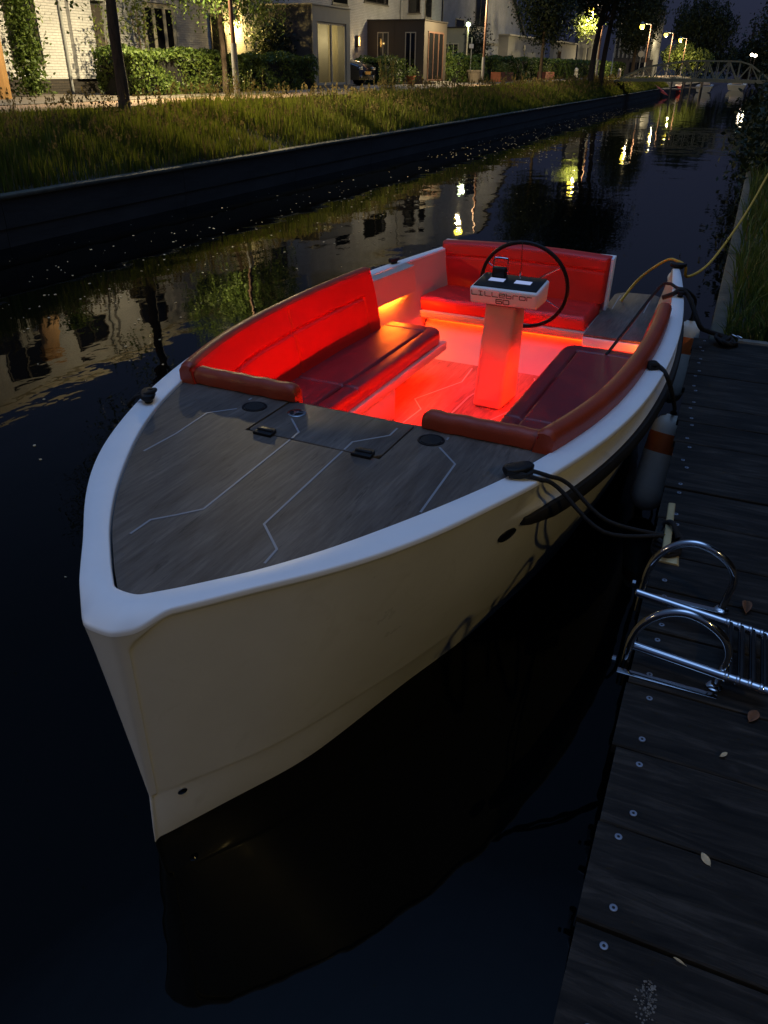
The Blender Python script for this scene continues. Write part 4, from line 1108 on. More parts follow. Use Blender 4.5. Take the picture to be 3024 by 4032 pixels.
def hedge(s0, s1, t0, t1, z1, n, label, size=.085, m='leaf', z0=1.26, group='hedges along the pavement'):
    h = cthing('hedge', (s0 + s1) / 2, (t0 + t1) / 2, z0, label, 'hedge', group)
    hx, hy, hz = (s1 - s0) / 2, (t1 - t0) / 2, z1 - z0
    c = MB(); c.box(-hx + .12, hx - .12, -hy + .12, hy - .12, 0, hz - .12); c.build('stems', MT['dark'], h)
    P, N = box_shell_pts(n, -hx, hx, -hy, hy, .02, hz)
    leaves('foliage', P, N, size, MT[m], h, .6, .2, .72)
    return h
hedge(18.3, 23.6, 14.95, 16.2, 2.27, 11000, 'long leafy hedge behind the nearest grey lamp post', .10)
hedge(23.75, 24.1, 15.1, 16.0, 2.10, 900, 'narrow end clump of hedge between two trimmed hedges', .10)
hedge(24.6, 28.3, 14.95, 16.4, 2.26, 8000, 'trimmed hedge left of the bay with the curtain', .10)
hedge(37.0, 39.4, 16.0, 17.6, 2.30, 3000, 'dark hedge beside the parked black car', .12)
hedge(46.6, 76, 15.6, 17.2, 2.55, 20000, 'long clipped hedge behind the wooden planters', .16)
hedge(76.3, 108, 15.8, 17.4, 2.60, 9000, 'far clipped hedge beyond the bollards', .22)

def crown(n, blobs, size, m, parent, droop=.2, strand=0):
    """leaves clustered on twigs inside blobs (x,y,z,rx,ry,rz)"""
    vol = np.array([b[3] * b[4] * b[5] for b in blobs]); pick = nrs.choice(len(blobs), n // 14 + 1, p=vol / vol.sum())
    B = np.array(blobs)[pick]; u = nrs.randn(len(B), 3); u /= np.linalg.norm(u, axis=1)[:, None]; rr_ = (nrs.rand(len(B)) ** .45)[:, None]
    C = B[:, :3] + u * rr_ * B[:, 3:]
    k = 14; P = np.repeat(C, k, 0)
    if strand:
        q = np.tile(np.linspace(0, 1, k), len(C))[:, None]; ln = np.repeat(strand * (.4 + nrs.rand(len(C))), k)[:, None]
        dirn = np.repeat(nrs.randn(len(C), 3) * [.25, .25, 0], k, 0)
        P = P + q * ln * np.array([[0, 0, -1]]) + dirn * q * ln * .6 + nrs.randn(len(P), 3) * size * .5
    else: P = P + nrs.randn(len(P), 3) * size * 1.9
    return leaves('crown', P, None, size, m, parent, .5, droop)
def trunk_mesh(par, pts, rads, m='bark', name='trunk'):
    t_ = MB(); P = smooth_path(pts, 4); rr_ = np.interp(np.linspace(0, 1, len(P)), np.linspace(0, 1, len(rads)), rads)
    rr_ = [r_ * (1 + .06 * math.sin(i * 1.7)) for i, r_ in enumerate(rr_)]
    t_.tube(P, rr_, 12); return t_.build(name, MT[m], par, smooth=True, sharp=80)
def limb(par, a, b, r0, r1):
    a, b = Vector(a), Vector(b); mid = (a + b) / 2 + Vector((rnd.uniform(-.1, .1), rnd.uniform(-.1, .1), .12)) * (b - a).length
    return trunk_mesh(par, [a, mid, b], [r0, (r0 + r1) / 2, r1], name='limb')
TG = 'trees along the canal banks'
# nearest tree, its crown above the frame and low leafy sprays
t1 = cthing('canal_tree', 13.07, 11.0, 1.15, 'nearest tree on the grass bank with a leaning dark trunk', 'tree', TG)
trunk_mesh(t1, [(-.02, 0, -.1), (.02, 0, .4), (.0, 0, 1.3), (.05, 0, 2.4), (.0, .05, 4.2)], [.145, .105, .098, .092, .06])
for e in ((.9, .4, 3.2), (-.8, .2, 3.4), (.6, -.7, 3.8), (-.3, .8, 3.9)): limb(t1, (0, 0, 2.2), e, .035, .012)
crown(17000, [(0, 0, 5.0, 2.9, 2.2, 1.6), (.9, .5, 3.3, 1.0, .8, .75), (-1.0, .4, 3.5, .9, .8, .6), (.1, -2.3, 2.75, 1.3, 1.2, .75), (.3, .6, 2.15, .55, .45, .35), (-.55, .35, 1.95, .35, .3, .28)], .085, MT['leaf'], t1, .6)  # low canal-side blob is added out of view to block the lamp
# weeping tree behind the hedge
t2 = cthing('weeping_tree', 22.05, 14.7, 1.26, 'small weeping tree with hanging leaves behind the first lamp post', 'tree', TG)
trunk_mesh(t2, [(0, 0, 0), (.03, 0, .9), (-.02, 0, 2.2), (.05, 0, 3.6)], [.09, .075, .065, .04])
for e in ((1.3, -.4, 3.2), (-1.5, -.3, 3.1), (.4, -1.2, 3.3)): limb(t2, (0, 0, 2.4), e, .035, .012)
crown(13000, [(0, 0, 3.6, 2.7, 1.6, 1.2), (-1.6, -.9, 2.9, 1.0, .8, .5), (1.2, -.5, 2.7, 1.1, .9, .5)], .095, MT['leaf'], t2, 1.2, strand=.8)
# young tree by the planters
t3 = cthing('young_tree', 48.6, 11.64, 1.2, 'slim young tree standing in the grass before the planters', 'tree', TG)
trunk_mesh(t3, [(0, 0, 0), (.02, 0, 1.2), (0, 0, 2.6), (.05, 0, 4.5)], [.10, .085, .08, .05])
crown(9000, [(0, 0, 3.7, 1.5, 1.6, 1.3), (.3, -.2, 2.6, 1.2, 1.1, .7), (.1, .4, 5.2, 1.4, 1.3, 1.0)], .16, MT['leafdark'], t3, .6)
# big dark twin trunk tree
t4 = cthing('plane_tree', 57.3, 10.05, 1.1, 'large dark tree with twin trunks beside the footbridge', 'tree', TG)
trunk_mesh(t4, [(-.5, .3, -.1), (-.4, .25, 2), (0, .1, 4.2), (.5, 0, 7)], [.20, .16, .14, .09])
trunk_mesh(t4, [(.3, -.2, -.1), (.2, -.3, 2), (-.2, -.6, 4.6), (-.6, -.9, 7)], [.18, .15, .12, .08])
for e in ((2, .5, 5), (-2, -.5, 5.2), (0, -2.4, 4.4), (1, -2.8, 5.5), (0, 2, 5)): limb(t4, (0, 0, 3.4), e, .07, .02)
crown(15000, [(0, .2, 6.8, 3.2, 2.6, 2.8), (0, -1.7, 5.6, 1.9, 1.5, 1.5), (.5, 1.6, 5.4, 1.8, 1.6, 1.6), (0, -1.0, 3.6, 1.0, .9, .6)], .24, MT['leafdark'], t4, .5)
o = crown(700, [(9.2, 3.0, 3.6, .9, .8, .7)], .17, MT['leafy'], t4, .3); o.name = 'crown'  # leaves round the street lamp, its glow put into their yellower colour
t5 = cthing('dark_tree', 106, 14.6, 1.2, 'dense dark tree behind the bridge end and the second lamp', 'tree', TG)
trunk_mesh(t5, [(0, 0, -.1), (.1, 0, 3), (0, .2, 6)], [.22, .18, .1])
crown(9000, [(0, 0, 6.2, 3.0, 2.4, 3.2), (0, .5, 3.6, 1.6, 1.4, .9)], .30, MT['leafdark'], t5, .4)
t6 = cthing('willow_tree', 150, 13.5, .9, 'tall willow behind the bridge lit yellow by a street lamp', 'tree', TG)
trunk_mesh(t6, [(0, 0, -.1), (.1, 0, 4), (0, .2, 8)], [.4, .3, .15])
crown(16000, [(0, -1.5, 7.8, 3.5, 3.6, 4.0), (0, -5.0, 7.2, 3.0, 2.8, 3.6), (-1, -3.5, 3.6, 3.0, 5.0, 2.2)], .36, MT['leafdark'], t6, 1.2, strand=1.5)
o = crown(5000, [(-10.5, -.8, 3.2, 1.8, 2.8, 1.7), (-10, -3.6, 2.8, 1.8, 2.0, 1.2)], .30, MT['leafy'], t6, 1.0, strand=1.0); o.name = 'crown'  # lower willow leaves, lamplight painted in as a lighter leaf colour
t7 = cthing('poplar', 158, 3.5, .9, 'broad dark tree closing the canal at its far end', 'tree', TG)
trunk_mesh(t7, [(0, 0, -.1), (.1, 0, 4), (0, .2, 8)], [.4, .3, .15])
crown(6000, [(0, -2, 2.6, 8, 6, 2.2)], .55, MT['leafdark'], t7, .6)
for k, (s, t, H, n, lab) in enumerate(((92, -5.2, 9.0, 13000, 'big rounded dark tree on the right bank beyond the bridge'), (60, -10, 7.0, 6000, 'dark tree on the right bank before the bridge'),
        (20, -7.5, 7.0, 6000, 'garden tree standing on the right bank behind the weeds'), (9, -8.5, 7.5, 6000, 'unseen spreading tree added behind the jetty to screen the sky'), (-4, -9, 7.5, 5000, 'unseen spreading tree added behind the camera to screen the sky'))):  # trees behind jetty and camera are unseen, added as sky occluders
    tr_ = cthing('bank_tree', s, t, .75, lab, 'tree', TG)
    trunk_mesh(tr_, [(0, 0, -.1), (.1, 0, 2.5), (0, .2, 5)], [.25, .2, .1])
    crown(n, [(0, 0, H * .66, 3.4, 3.2 if k else 5.5, H * .36), (.5, 1.0, H * .42, 2.4, 2.2 if k else 4.0, H * .2)], .28 if k else .42, MT['leafdark'], tr_, .4)
rb = cthing('sky_screen_building', 4, -13.5, .7, 'long dark building added out of view on the right bank to block low sky light', 'building')  # unseen block added to cut the low sky light from the right
q = MB(); q.box(-22, 22, -6, 0, 0, 9.5); q.build('wall', MT['plinth'], rb)
for k in range(9): part(rb, 'window', 'glass', -20 + k * 4.6, -18.4 + k * 4.6, .001, .02, 1.2, 3.0)
oc = cthing('bank_tree', 5.5, -6.0, .75, 'large overhanging tree added out of view above the jetty to block sky light', 'tree', TG)  # unseen crown added to keep sky light off hull and jetty
trunk_mesh(oc, [(0, 0, -.1), (.1, 0, 2.5), (0, .3, 5)], [.28, .22, .12])
crown(9000, [(1.5, .8, 6.4, 4.5, 3.4, 1.8), (-4, .2, 6.8, 4.0, 3.2, 1.7)], .34, MT['leafdark'], oc, .4)
t8 = cthing('bank_tree', 152, -2.0, .7, 'big rounded black tree against the sky beyond the right end of the bridge', 'tree', TG)
trunk_mesh(t8, [(0, 0, -.1), (.1, 0, 3), (0, .2, 6)], [.4, .3, .15])
crown(11000, [(0, .5, 6.6, 5, 5.2, 4.6), (0, -5, 5.5, 5, 5, 5), (0, 1.5, 2.8, 4, 4.5, 2)], .5, MT['leafdark'], t8, .4)
# low growth on the right bank
def bush(s, t, z, blobs, n, size, m, label, cat='bush', name='bush', group=None):
    b_ = cthing(name, s, t, z, label, cat, group)
    st_2 = MB()
    for q in range(5): st_2.tube([(0, 0, 0), (blobs[0][3] * .5 * math.cos(q * 1.3), blobs[0][4] * .5 * math.sin(q * 1.3), blobs[0][2] + .2 * blobs[0][5])], .012, 5)
    st_2.build('stem', MT['bark'], b_)
    o = crown(n, blobs, size, MT[m], b_, .1); o.name = 'foliage'; return b_
BG = 'bushes on the right bank'
for s, t, r_, n, lab in ((16, -.65, .7, 3500, 'dark bush overhanging the canal edge past the weeds'), (22, -.6, .9, 3500, 'low dark bush on the canal edge farther along'), (30, -.9, 1.0, 3500, 'wide dark bush leaning over the water on the right bank'),
                          (42, -1.6, 1.3, 3500, 'dark undergrowth clump on the right bank towards the bridge'), (56, -2.2, 1.4, 3000, 'bush by the right end of the footbridge'), (75, -2.6, 1.9, 3000, 'dark bush past the bridge on the right bank'), (105, -2.5, 3.0, 3000, 'distant dark bush at the bend of the canal')):
    bush(s, t, .4, [(0, 0, r_ * .6, r_ * 2.6, r_, r_ * .8), (r_, .3, r_ * .4, r_, r_ * .7, r_ * .5)], n, .07 + s * .003, 'leafdark', lab, group=BG)
gr2 = grass('grass', 14000, 5.55, 40, lambda s: (-.10 + 0 * s, -1.5 + 0 * s), lambda s, t: np.interp(-t, [.10, .16, .45, 1.2], [.44, .43, .46, .62]), lambda s, t: .24 + .14 * np.sin(s * 2.1 + t * 5) + .0 * t, [MT['leaf'], MT['straw']], .10, 2.2, lean=.9, wid=.005)
tag(gr2, 'weeds and grass behind the near quay edge', 'grass', kind='stuff')
def tuft(s, t, z, n, h, label, m='grass', spread=.07):
    th = MB()
    for k in range(n):
        a = rnd.uniform(0, 6.28); l = h * rnd.uniform(.5, 1.05); le = rnd.uniform(.15, .75) * l; w_ = rnd.uniform(.003, .0065)
        bx, by = spread * rnd.uniform(-1, 1), spread * rnd.uniform(-1, 1); dx, dy = math.cos(a), math.sin(a)
        rows = []
        for q in (0, .35, .7, 1):
            x = bx + dx * le * q * q; y = by + dy * le * q * q; zz = l * (q - .25 * q * q * le / l); ww = w_ * (1 - q * .93)
            rows.append([(x - dy * ww, y + dx * ww, zz), (x + dy * ww, y - dx * ww, zz)])
        th.grid(rows)
    o = th.build('weed_tuft', MT[m], None); o.location = CW(s, t, z); o.rotation_euler = (0, 0, CANG)
    return tag(o, label, 'weed', 'weeds on the right quay edge')
tuft(9.9, -.32, .47, 90, .36, 'tallest bright grass tuft on the right bank under the yellow cable')
tuft(9.0, -.36, .47, 80, .26, 'leafy weed tuft just below the tallest grass tuft')
tuft(7.6, -.34, .46, 90, .24, 'weed tuft halfway along the mossy quay edge')
tuft(6.6, -.33, .46, 110, .22, 'yellowish weed tuft close to the jetty end')
tuft(6.1, -.36, .46, 60, .18, 'small dark weed tuft beside the jetty corner')
# tall wild plant in the meadow
tw = cthing('wild_plant', 26.6, 11.4, 1.15, 'tall branching wild plant rising above the meadow grass below the dark bay', 'plant')
sm_ = MB(); PP = []
for k in range(26):
    a = rnd.uniform(0, 6.28); l = rnd.uniform(.7, 1.25); r_ = rnd.uniform(.1, .5)
    bx, by = rnd.uniform(-.35, .35), rnd.uniform(-.2, .2)
    P = smooth_path([(bx, by, 0), (bx + r_ * .3 * math.cos(a), by + r_ * .3 * math.sin(a), l * .6), (bx + r_ * .6 * math.cos(a), by + r_ * .6 * math.sin(a), l)], 4)
    sm_.tube(P, [.008] * (len(P) - 1) + [.003], 5); PP += [tuple(p) for p in P[2:]] * 5
sm_.build('stem', MT['straw'], tw, kind='stuff')
leaves('foliage', np.array(PP) + nrs.randn(len(PP), 3) * .03, None, .07, MT['leafy'], tw, .35)
for s, lab in ((16.2, 'tall weeds with seed heads beside the nearest tree'), (18.3, 'upright weeds at the foot of the first lamp post')):
    tw = cthing('wild_plant', s, 11.7, 1.2, lab, 'plant'); sm_ = MB(); PP = []
    for k in range(16):
        bx, by, l = rnd.uniform(-.9, .9), rnd.uniform(-.2, .2), rnd.uniform(.45, .75)
        P = [(bx, by, 0), (bx + .03, by, l * .5), (bx + .05, by, l)]; sm_.tube(P, [.006, .005, .002], 4); PP += [tuple(Vector(P[1]).lerp(Vector(P[2]), q)) for q in (0, .2, .4, .6, .8, 1)] * 3
    sm_.build('stem', MT['straw'], tw, kind='stuff'); leaves('foliage', np.array(PP) + nrs.randn(len(PP), 3) * .02, None, .05, MT['leafy'], tw, .35)
# climber and shrubs in front of the first house
cl = cthing('climbing_plant', 16.4, 16.6, 1.26, 'leafy climber growing up beside the timber post', 'plant')
sm_ = MB(); [MB().tube(smooth_path([(x, 0, 0), (x + .1, .05, 1), (x - .05, .1, 2.2), (x + .05, .05, 3.2)], 4), .012, 5).build('stem', MT['bark'], cl) for x in (-.1, .05, .2)]
leaves('foliage', np.stack([nrs.randn(3600) * .22 + .05, nrs.randn(3600) * .15, nrs.rand(3600) * 3.0 + .05], 1), None, .11, MT['leaf'], cl)
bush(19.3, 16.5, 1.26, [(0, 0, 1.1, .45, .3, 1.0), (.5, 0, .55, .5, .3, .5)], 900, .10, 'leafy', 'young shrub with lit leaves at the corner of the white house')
bush(28.0, 16.6, 1.26, [(0, 0, 1.4, .75, .5, .8), (.4, -.2, 1.9, .35, .3, .4)], 2600, .12, 'leafdark', 'round shrub rising behind the trimmed hedge by the bay')
bush(21.2, 16.9, 1.26, [(0, 0, 1.9, .5, .3, .7)], 500, .10, 'leafy', 'sparse shrub in front of the french doors')
bush(52.0, 16.6, 1.26, [(0, 0, 1.9, .8, .6, 1.2)], 1500, .16, 'leafdark', 'dark conifer standing behind the long hedge', 'conifer', 'conifer')
bush(44.8, 15.9, 1.26, [(0, 0, .7, .9, .5, .8)], 1500, .13, 'leaf', 'low bush at the right side of the dark bay')

# ================================================================== HOUSES
def window(par, x0, x1, yf, z0, z1, cols=1, fm='frame', name='window', dirn='t', sill=True, curtain=None, rows=1, bw2=.06):
    """window in a wall facing -t (y = yf) or facing -s (x = yf)"""
    def bx(a0, a1, d0, d1, b0, b1, nm, m, p):
        mb = MB()
        if dirn == 't': mb.box(a0, a1, yf + d0, yf + d1, b0, b1)
        else: mb.box(yf + d0, yf + d1, a0, a1, b0, b1)
        return mb.build(nm, MT[m] if isinstance(m, str) else m, p)
    pr = yf <= 0 or dirn == 's'; d0_, d1_ = (-.034, -.001) if pr else (-.012, .05); mb = MB(); B = []
    def addb(a0, a1, b0, b1):
        if dirn == 't': mb.box(a0, a1, yf + d0_, yf + d1_, b0, b1)
        else: mb.box(yf + d0_, yf + d1_, a0, a1, b0, b1)
    addb(x0, x1, z0, z0 + bw2); addb(x0, x1, z1 - bw2, z1); addb(x0, x0 + bw2, z0 + bw2, z1 - bw2); addb(x1 - bw2, x1, z0 + bw2, z1 - bw2)
    for c in range(1, cols):
        xc = x0 + (x1 - x0) * c / cols; addb(xc - bw2 / 2, xc + bw2 / 2, z0 + bw2, z1 - bw2)
    for r_ in range(1, rows):
        zc = z0 + (z1 - z0) * r_ / rows; addb(x0 + bw2, x1 - bw2, zc - bw2 / 3, zc + bw2 / 3)
    w_ = mb.build(name, MT[fm], par)
    for c in range(cols):
        a0 = x0 + (x1 - x0) * c / cols + bw2 * .5; a1 = x0 + (x1 - x0) * (c + 1) / cols - bw2 * .5
        bx(a0, a1, -.012 if pr else .010, -.003 if pr else .018, z0 + bw2 * .9, z1 - bw2 * .9, 'pane', 'glass', w_)
    if sill: bx(x0 - .05, x1 + .05, -.06, .02, z0 - .055, z0 - .002, 'sill', 'concrete', w_)
    return w_
# first white brick house
hA = cthing('white_house', 16, 17.5, 1.25, 'white painted brick house with dark plinth and french doors behind the long hedge', 'house')
part(hA, 'plinth', 'plinth', -3, 3.85, -.01, .25, 0, .37)
wl = MB()
for x0, x1, z0, z1 in ((-3, .85, .37, 4.6), (.85, 1.92, .37, .70), (.85, 1.92, 2.2, 4.6), (1.92, 3.85, .37, 4.6), (3.85, 4.6, 2.25, 4.6), (4.6, 15.8, .0, 1.0), (4.6, 6.2, 1.0, 4.6), (7.8, 15.8, 1.0, 4.6), (6.2, 7.8, 2.35, 4.6)):
    wl.box(x0, x1, 0, .25, z0, z1)
wl.build('wall', MT['whitebrick'], hA)
part(hA, 'entrance_recess', 'bluegrey', 3.85, 4.6, .22, .3, 0, 2.25)
dd = part(hA, 'front_door', 'brownclad', 3.92, 4.55, .15, .21, .02, 2.15); part(dd, 'handle', 'chrome', 4.46, 4.48, .10, .15, .95, 1.12)
window(hA, .87, 1.90, .05, .72, 2.18, 1)
window(hA, 6.22, 7.78, .05, .35, 2.33, 3, 'lframe', 'french_doors', bw2=.12, sill=False)
window(hA, 9.6, 10.5, -.0, 1.0, 2.2, 1, 'frame'); window(hA, 3.9, 5.2, -.0, 2.5, 3.0, 2)
for x0 in (-1.4, 1.2, 4.2, 7.4, 10.0, 12.6): window(hA, x0, x0 + 1.3, -.0, 3.1, 4.2, 2)
dp = MB(); dp.tube([(2.72, -.06, .0), (2.72, -.06, 4.5)], .035, 8); dp.build('drainpipe', MT['greypost'], hA, smooth=True)
part(hA, 'eaves', 'lframe', -3.1, 14.6, -.28, .4, 4.6, 4.75)
rf = MB(); rf.add([(-3.1, -.28, 4.75), (14.6, -.28, 4.75), (14.6, 3.5, 5.7), (-3.1, 3.5, 5.7), (-3.1, 7, 4.75), (14.6, 7, 4.75)], [(0, 1, 2, 3), (3, 2, 5, 4)]); rf.build('roof', MT['tile'], hA)
part(hA, 'side_wall', 'whitebrick', -3, -2.75, .26, 7, 0, 4.6)
part(hA, 'pier', 'whitebrick', 3.0, 3.84, -.12, -.002, .37, 4.5)
# timber framed passage at the left edge
tp_ = cthing('timber_post', 14.75, 15.9, 1.25, 'broad orange timber post at the left edge of the house row', 'post')
part(tp_, 'post', 'timber', -.30, .28, -.06, .06, 0, 3.2, bevel=.01); part(tp_, 'post_cap', 'timber', -.34, .32, -.1, .1, 3.202, 3.28)
sh2 = cthing('garden_shed', 13.2, 16.6, 1.25, 'dark wooden shed wall behind the timber post', 'shed')
for k in range(14): part(sh2, 'board', 'bluegrey', -1.2 + k * .2, -1.2 + k * .2 + .19, 0, .05, 0, 2.9)
# pale bay with the curtain
bayA = cthing('bay_extension', 29.2, 15.3, 1.25, 'pale grey flat roofed bay with a tall curtained sliding window', 'extension')
ms = MB(); ms.box(-.45, 0, .02, 2.2, .0, 2.62)
ms.build('side_wall', MT['bluegrey'], bayA)
part(bayA, 'fascia', 'greyclad', -.45, 2.62, -.02, 2.2, 2.14, 2.62); part(bayA, 'roof_edge', 'greyclad', -.50, 2.67, -.06, 2.2, 2.622, 2.66)
part(bayA, 'jamb', 'greyclad', -.45, -.12, -.02, .12, 0, 2.138); part(bayA, 'jamb', 'greyclad', 2.30, 2.62, -.02, .12, 0, 2.138)
part(bayA, 'threshold', 'concrete', -.45, 2.62, -.12, .12, -.02, .12)
part(bayA, 'end_wall', 'greyclad', 2.42, 2.60, .125, 2.2, 0, 2.138); part(bayA, 'floor', 'pave', -.1, 2.4, .125, 2.2, .0, .06)
window(bayA, -.12, 2.30, .03, .125, 2.135, 2, 'lframe', 'sliding_window', sill=False, bw2=.07)
cu_ = MB(); rows = []
for i in range(60):
    x = 1.13 + i / 59 * .78; rows.append([(x + .05 * math.sin(z * 1.2), .20 + .035 * math.sin(i * .95) * (.5 + .5 * (1 - z / 2)), z) for z in (.13, .6, 1.1, 1.6, 2.12)])
cu_.grid(rows); rows = []
for i in range(26):
    x = -.08 + i / 25 * .34; rows.append([(x, .20 + .03 * math.sin(i * 1.1), z) for z in (.13, 1.1, 2.12)])
cu_.grid(rows); 
cu_.build('curtain', MT['curtain'], bayA, smooth=True)
bayA_glass = [o for o in bayA.children_recursive if o.name.startswith('pane')]
MT['clear'], _t, _b = new_mat('window_glass_clear'); _b.inputs['Roughness'].default_value = .03; _b.inputs['Base Color'].default_value = (.01, .01, .01, 1)
_tr = _t.nodes.new('ShaderNodeBsdfTransparent'); _mx = _t.nodes.new('ShaderNodeMixShader'); _mx.inputs[0].default_value = .82
_t.links.new(_b.outputs[0], _mx.inputs[1]); _t.links.new(_tr.outputs[0], _mx.inputs[2]); _t.links.new(_mx.outputs[0], _t.nodes['Material Output'].inputs[0])
for o in bayA_glass: o.data.materials[0] = MT['clear']
# second white house with upstairs windows
hB = cthing('white_house', 36, 18.5, 1.25, 'white brick house between the pale bay and the dark bay with a lit wall lamp', 'house')
wl = MB(); wl.box(-4.2, .5, 0, .25, 2.7, 6.0); wl.box(.5, 12.6, 0, .25, 0, 6.0); wl.box(-4.2, -3.95, -1.0, 0, 0, 6.0); wl.box(12.35, 12.6, .26, 6, 0, 6)
wl.build('wall', MT['whitebrick'], hB)
window(hB, .7, 2.27, -.0, 3.15, 4.6, 1); window(hB, 4.1, 7.0, -.0, 3.42, 4.8, 2); window(hB, 9.6, 10.6, 0, 3.1, 4.6, 1)
dp = MB(); dp.tube([(8.6, -.05, 2.8), (8.6, -.05, 5.9)], .035, 8); dp.build('drainpipe', MT['greypost'], hB, smooth=True)
part(hB, 'eaves', 'lframe', -4.3, 12.7, -.25, .4, 6.0, 6.12)
rf = MB(); rf.add([(-4.3, -.25, 6.12), (12.7, -.25, 6.12), (12.7, 3.5, 7.2), (-4.3, 3.5, 7.2), (-4.3, 7, 6.12), (12.7, 7, 6.12)], [(0, 1, 2, 3), (3, 2, 5, 4)]); rf.build('roof', MT['tile'], hB)
ob = part(hB, 'oriel', 'whitebrick', 9.0, 12.0, -1.1, -.002, 2.72, 5.6)
window(ob, -1.0, -.35, 9.0, 3.2, 4.7, 1, dirn='s'); window(ob, 9.4, 10.4, -1.1, 3.0, 4.7, 1)
# dark bay
bayB = cthing('bay_extension', 40.5, 15.5, 1.25, 'dark brown flat roofed bay with narrow barred windows', 'extension')
part(bayB, 'side_wall', 'brownclad', 0, .2, 0, 3.0, 0, 2.66); part(bayB, 'front_wall', 'brownclad', .2, 3.2, 0, .2, 0, 2.66); part(bayB, 'end_wall', 'brownclad', 3.0, 3.2, .2, 3.0, 0, 2.66)
part(bayB, 'roof', 'frame', -.04, 3.24, -.04, 3.0, 2.662, 2.72); part(bayB, 'step', 'concrete', .4, 2.9, -.5, -.002, 0, .12); part(bayB, 'side_step', 'concrete', -.35, -.002, .45, 1.0, 0, .10)
for y in (.75, 1.55, 2.35): part(bayB, 'panel_joint', 'frame', -.006, 0.0, y, y + .012, 0, 2.65)
window(bayB, .42, .98, -.004, .22, 2.2, 2, 'lframe', dirn='s', sill=False, bw2=.045)
window(bayB, 1.85, 2.45, -.004, .55, 2.2, 2, 'lframe', dirn='s', sill=False, bw2=.045)
window(bayB, .5, 2.7, -.004, .15, 2.25, 3, 'brownpost', 'sliding_window', sill=False, bw2=.07)
# wall lamp
wlp = cthing('wall_lamp', 39.2, 18.44, 3.05, 'small lit brown lamp on the white wall above the black car', 'lamp')
l = MB(); l.box(-.10, .10, -.10, .05, -.26, .22); l.build('lamp_housing', MT['brownpost'], wlp, bevel=.01)
l = MB(); l.box(-.07, .07, -.112, -.101, -.20, .16); l.build('lamp_glass', emit_mat('wall_lamp_glow', (1, .66, .22), 2.2), wlp)
# third bay and far houses
bayC = cthing('bay_extension', 51.0, 17.0, 1.25, 'small pale bay with barred windows right of the dark bay', 'extension')
part(bayC, 'side_wall', 'greyclad', 0, .15, 0, 2.5, 0, 2.75); part(bayC, 'front_wall', 'greyclad', .15, 3.0, 0, .15, 0, 2.75); part(bayC, 'roof', 'frame', -.05, 3.05, -.05, 2.5, 2.752, 2.82)
window(bayC, .3, 1.3, -.004, .3, 2.0, 3, 'lframe', dirn='s', sill=False)
hC = cthing('gabled_house', 62, 20.0, 1.25, 'large pale gabled house with dark windows behind the hedge', 'house')
g_ = MB(); pts = [(-12, 0), (14.2, 0), (14.0, 3.05), (9.8, 5.45), (4.0, 8.6), (-12, 8.6)]
g_.add([(x, 0, z) for x, z in pts] + [(x, .3, z) for x, z in pts], [tuple(range(5, -1, -1))[::-1], tuple(range(11, 5, -1))] + [(i, (i + 1) % 6, 6 + (i + 1) % 6, 6 + i) for i in range(6)])
g_.build('wall', MT['whitebrick'], hC, fix=True)
rf = MB()
for a, b in (((14.1, 3.0), (9.8, 5.45)), ((9.8, 5.45), (4, 8.65))): rf.bar((a[0], 3.0, a[1] + .1), (b[0], 3.0, b[1] + .1), 6.4, .22, (0, 0, 1))
rf.build('roof', MT['tile'], hC)
window(hC, -9.3, -6.6, -.0, 2.55, 4.55, 2); window(hC, .2, 2.5, -.0, 3.25, 5.2, 2); window(hC, -4, -2.2, 0, 2.0, 3.6, 1)
part(hC, 'porch_roof', 'frame', 0.4, 3.4, -.9, -.002, 2.15, 2.32); part(hC, 'doorway', 'frame', .8, 3.0, -.01, -.002, 0, 2.14)
gar = cthing('garage', 68.6, 19.2, 1.25, 'low flat roofed pale garage with two grey doors beside the gabled house', 'garage')
part(gar, 'wall', 'render', 0, 12.6, 0, .79, 0, 2.95); part(gar, 'roof', 'lframe', -.1, 12.7, -.1, .79, 2.952, 3.05)
for x0 in (1.2, 6.2): 
    dgr = part(gar, 'garage_door', 'greyclad', x0, x0 + 2.8, -.03, -.002, .05, 1.9)
    for z in (.5, .95, 1.4): part(dgr, 'door_slat', 'frame', x0 + .02, x0 + 2.78, -.036, -.031, z, z + .03)
part(gar, 'vent', 'frame', 4.7, 5.2, -.05, -.002, 2.0, 2.4)
aw = cthing('annex', 82.2, 18.6, 1.25, 'pale annex wall lit by the street lamp behind the young tree', 'building')
part(aw, 'wall', 'render', 0, 10, 0, .4, 0, 2.85); part(aw, 'roof', 'frame', -.2, 10.2, -.2, .5, 2.852, 3.0); window(aw, 1.5, 3.0, 0, .9, 2.2, 1)
dh = cthing('dark_house', 96, 18.6, 1.25, 'tall dark house half hidden by trees behind the second lamp', 'house')
part(dh, 'wall', 'bluegrey', -3, 9, 0, .4, 0, 8.6); window(dh, .5, 1.6, 0, .2, 2.4, 2, 'lframe', bw2=.12); window(dh, 3.4, 4.6, 0, .2, 2.4, 2, 'lframe', bw2=.12)
for x0 in (0, 2.9): part(dh, 'pilaster', 'greyclad', x0, x0 + .35, -.3, -.002, 0, 2.7)
fh = cthing('apartment_building', 128, 15.5, 1.2, 'distant grey block with vertical fins between the dark trees', 'building')
part(fh, 'wall', 'bluegrey', 0, 10, 0, 5, 0, 8.6)
for k in range(9): part(fh, 'fin', 'greyclad', -.35, -.01, .1 + k * .58, .32 + k * .58, 2.2, 8.6 - (k % 3) * .35)
part(fh, 'ground_floor', 'brownclad', -.6, -.36, -.5, 5, 0, 2.0); window(fh, .6, 2.6, -.61, .4, 1.7, 2, dirn='s', sill=False)

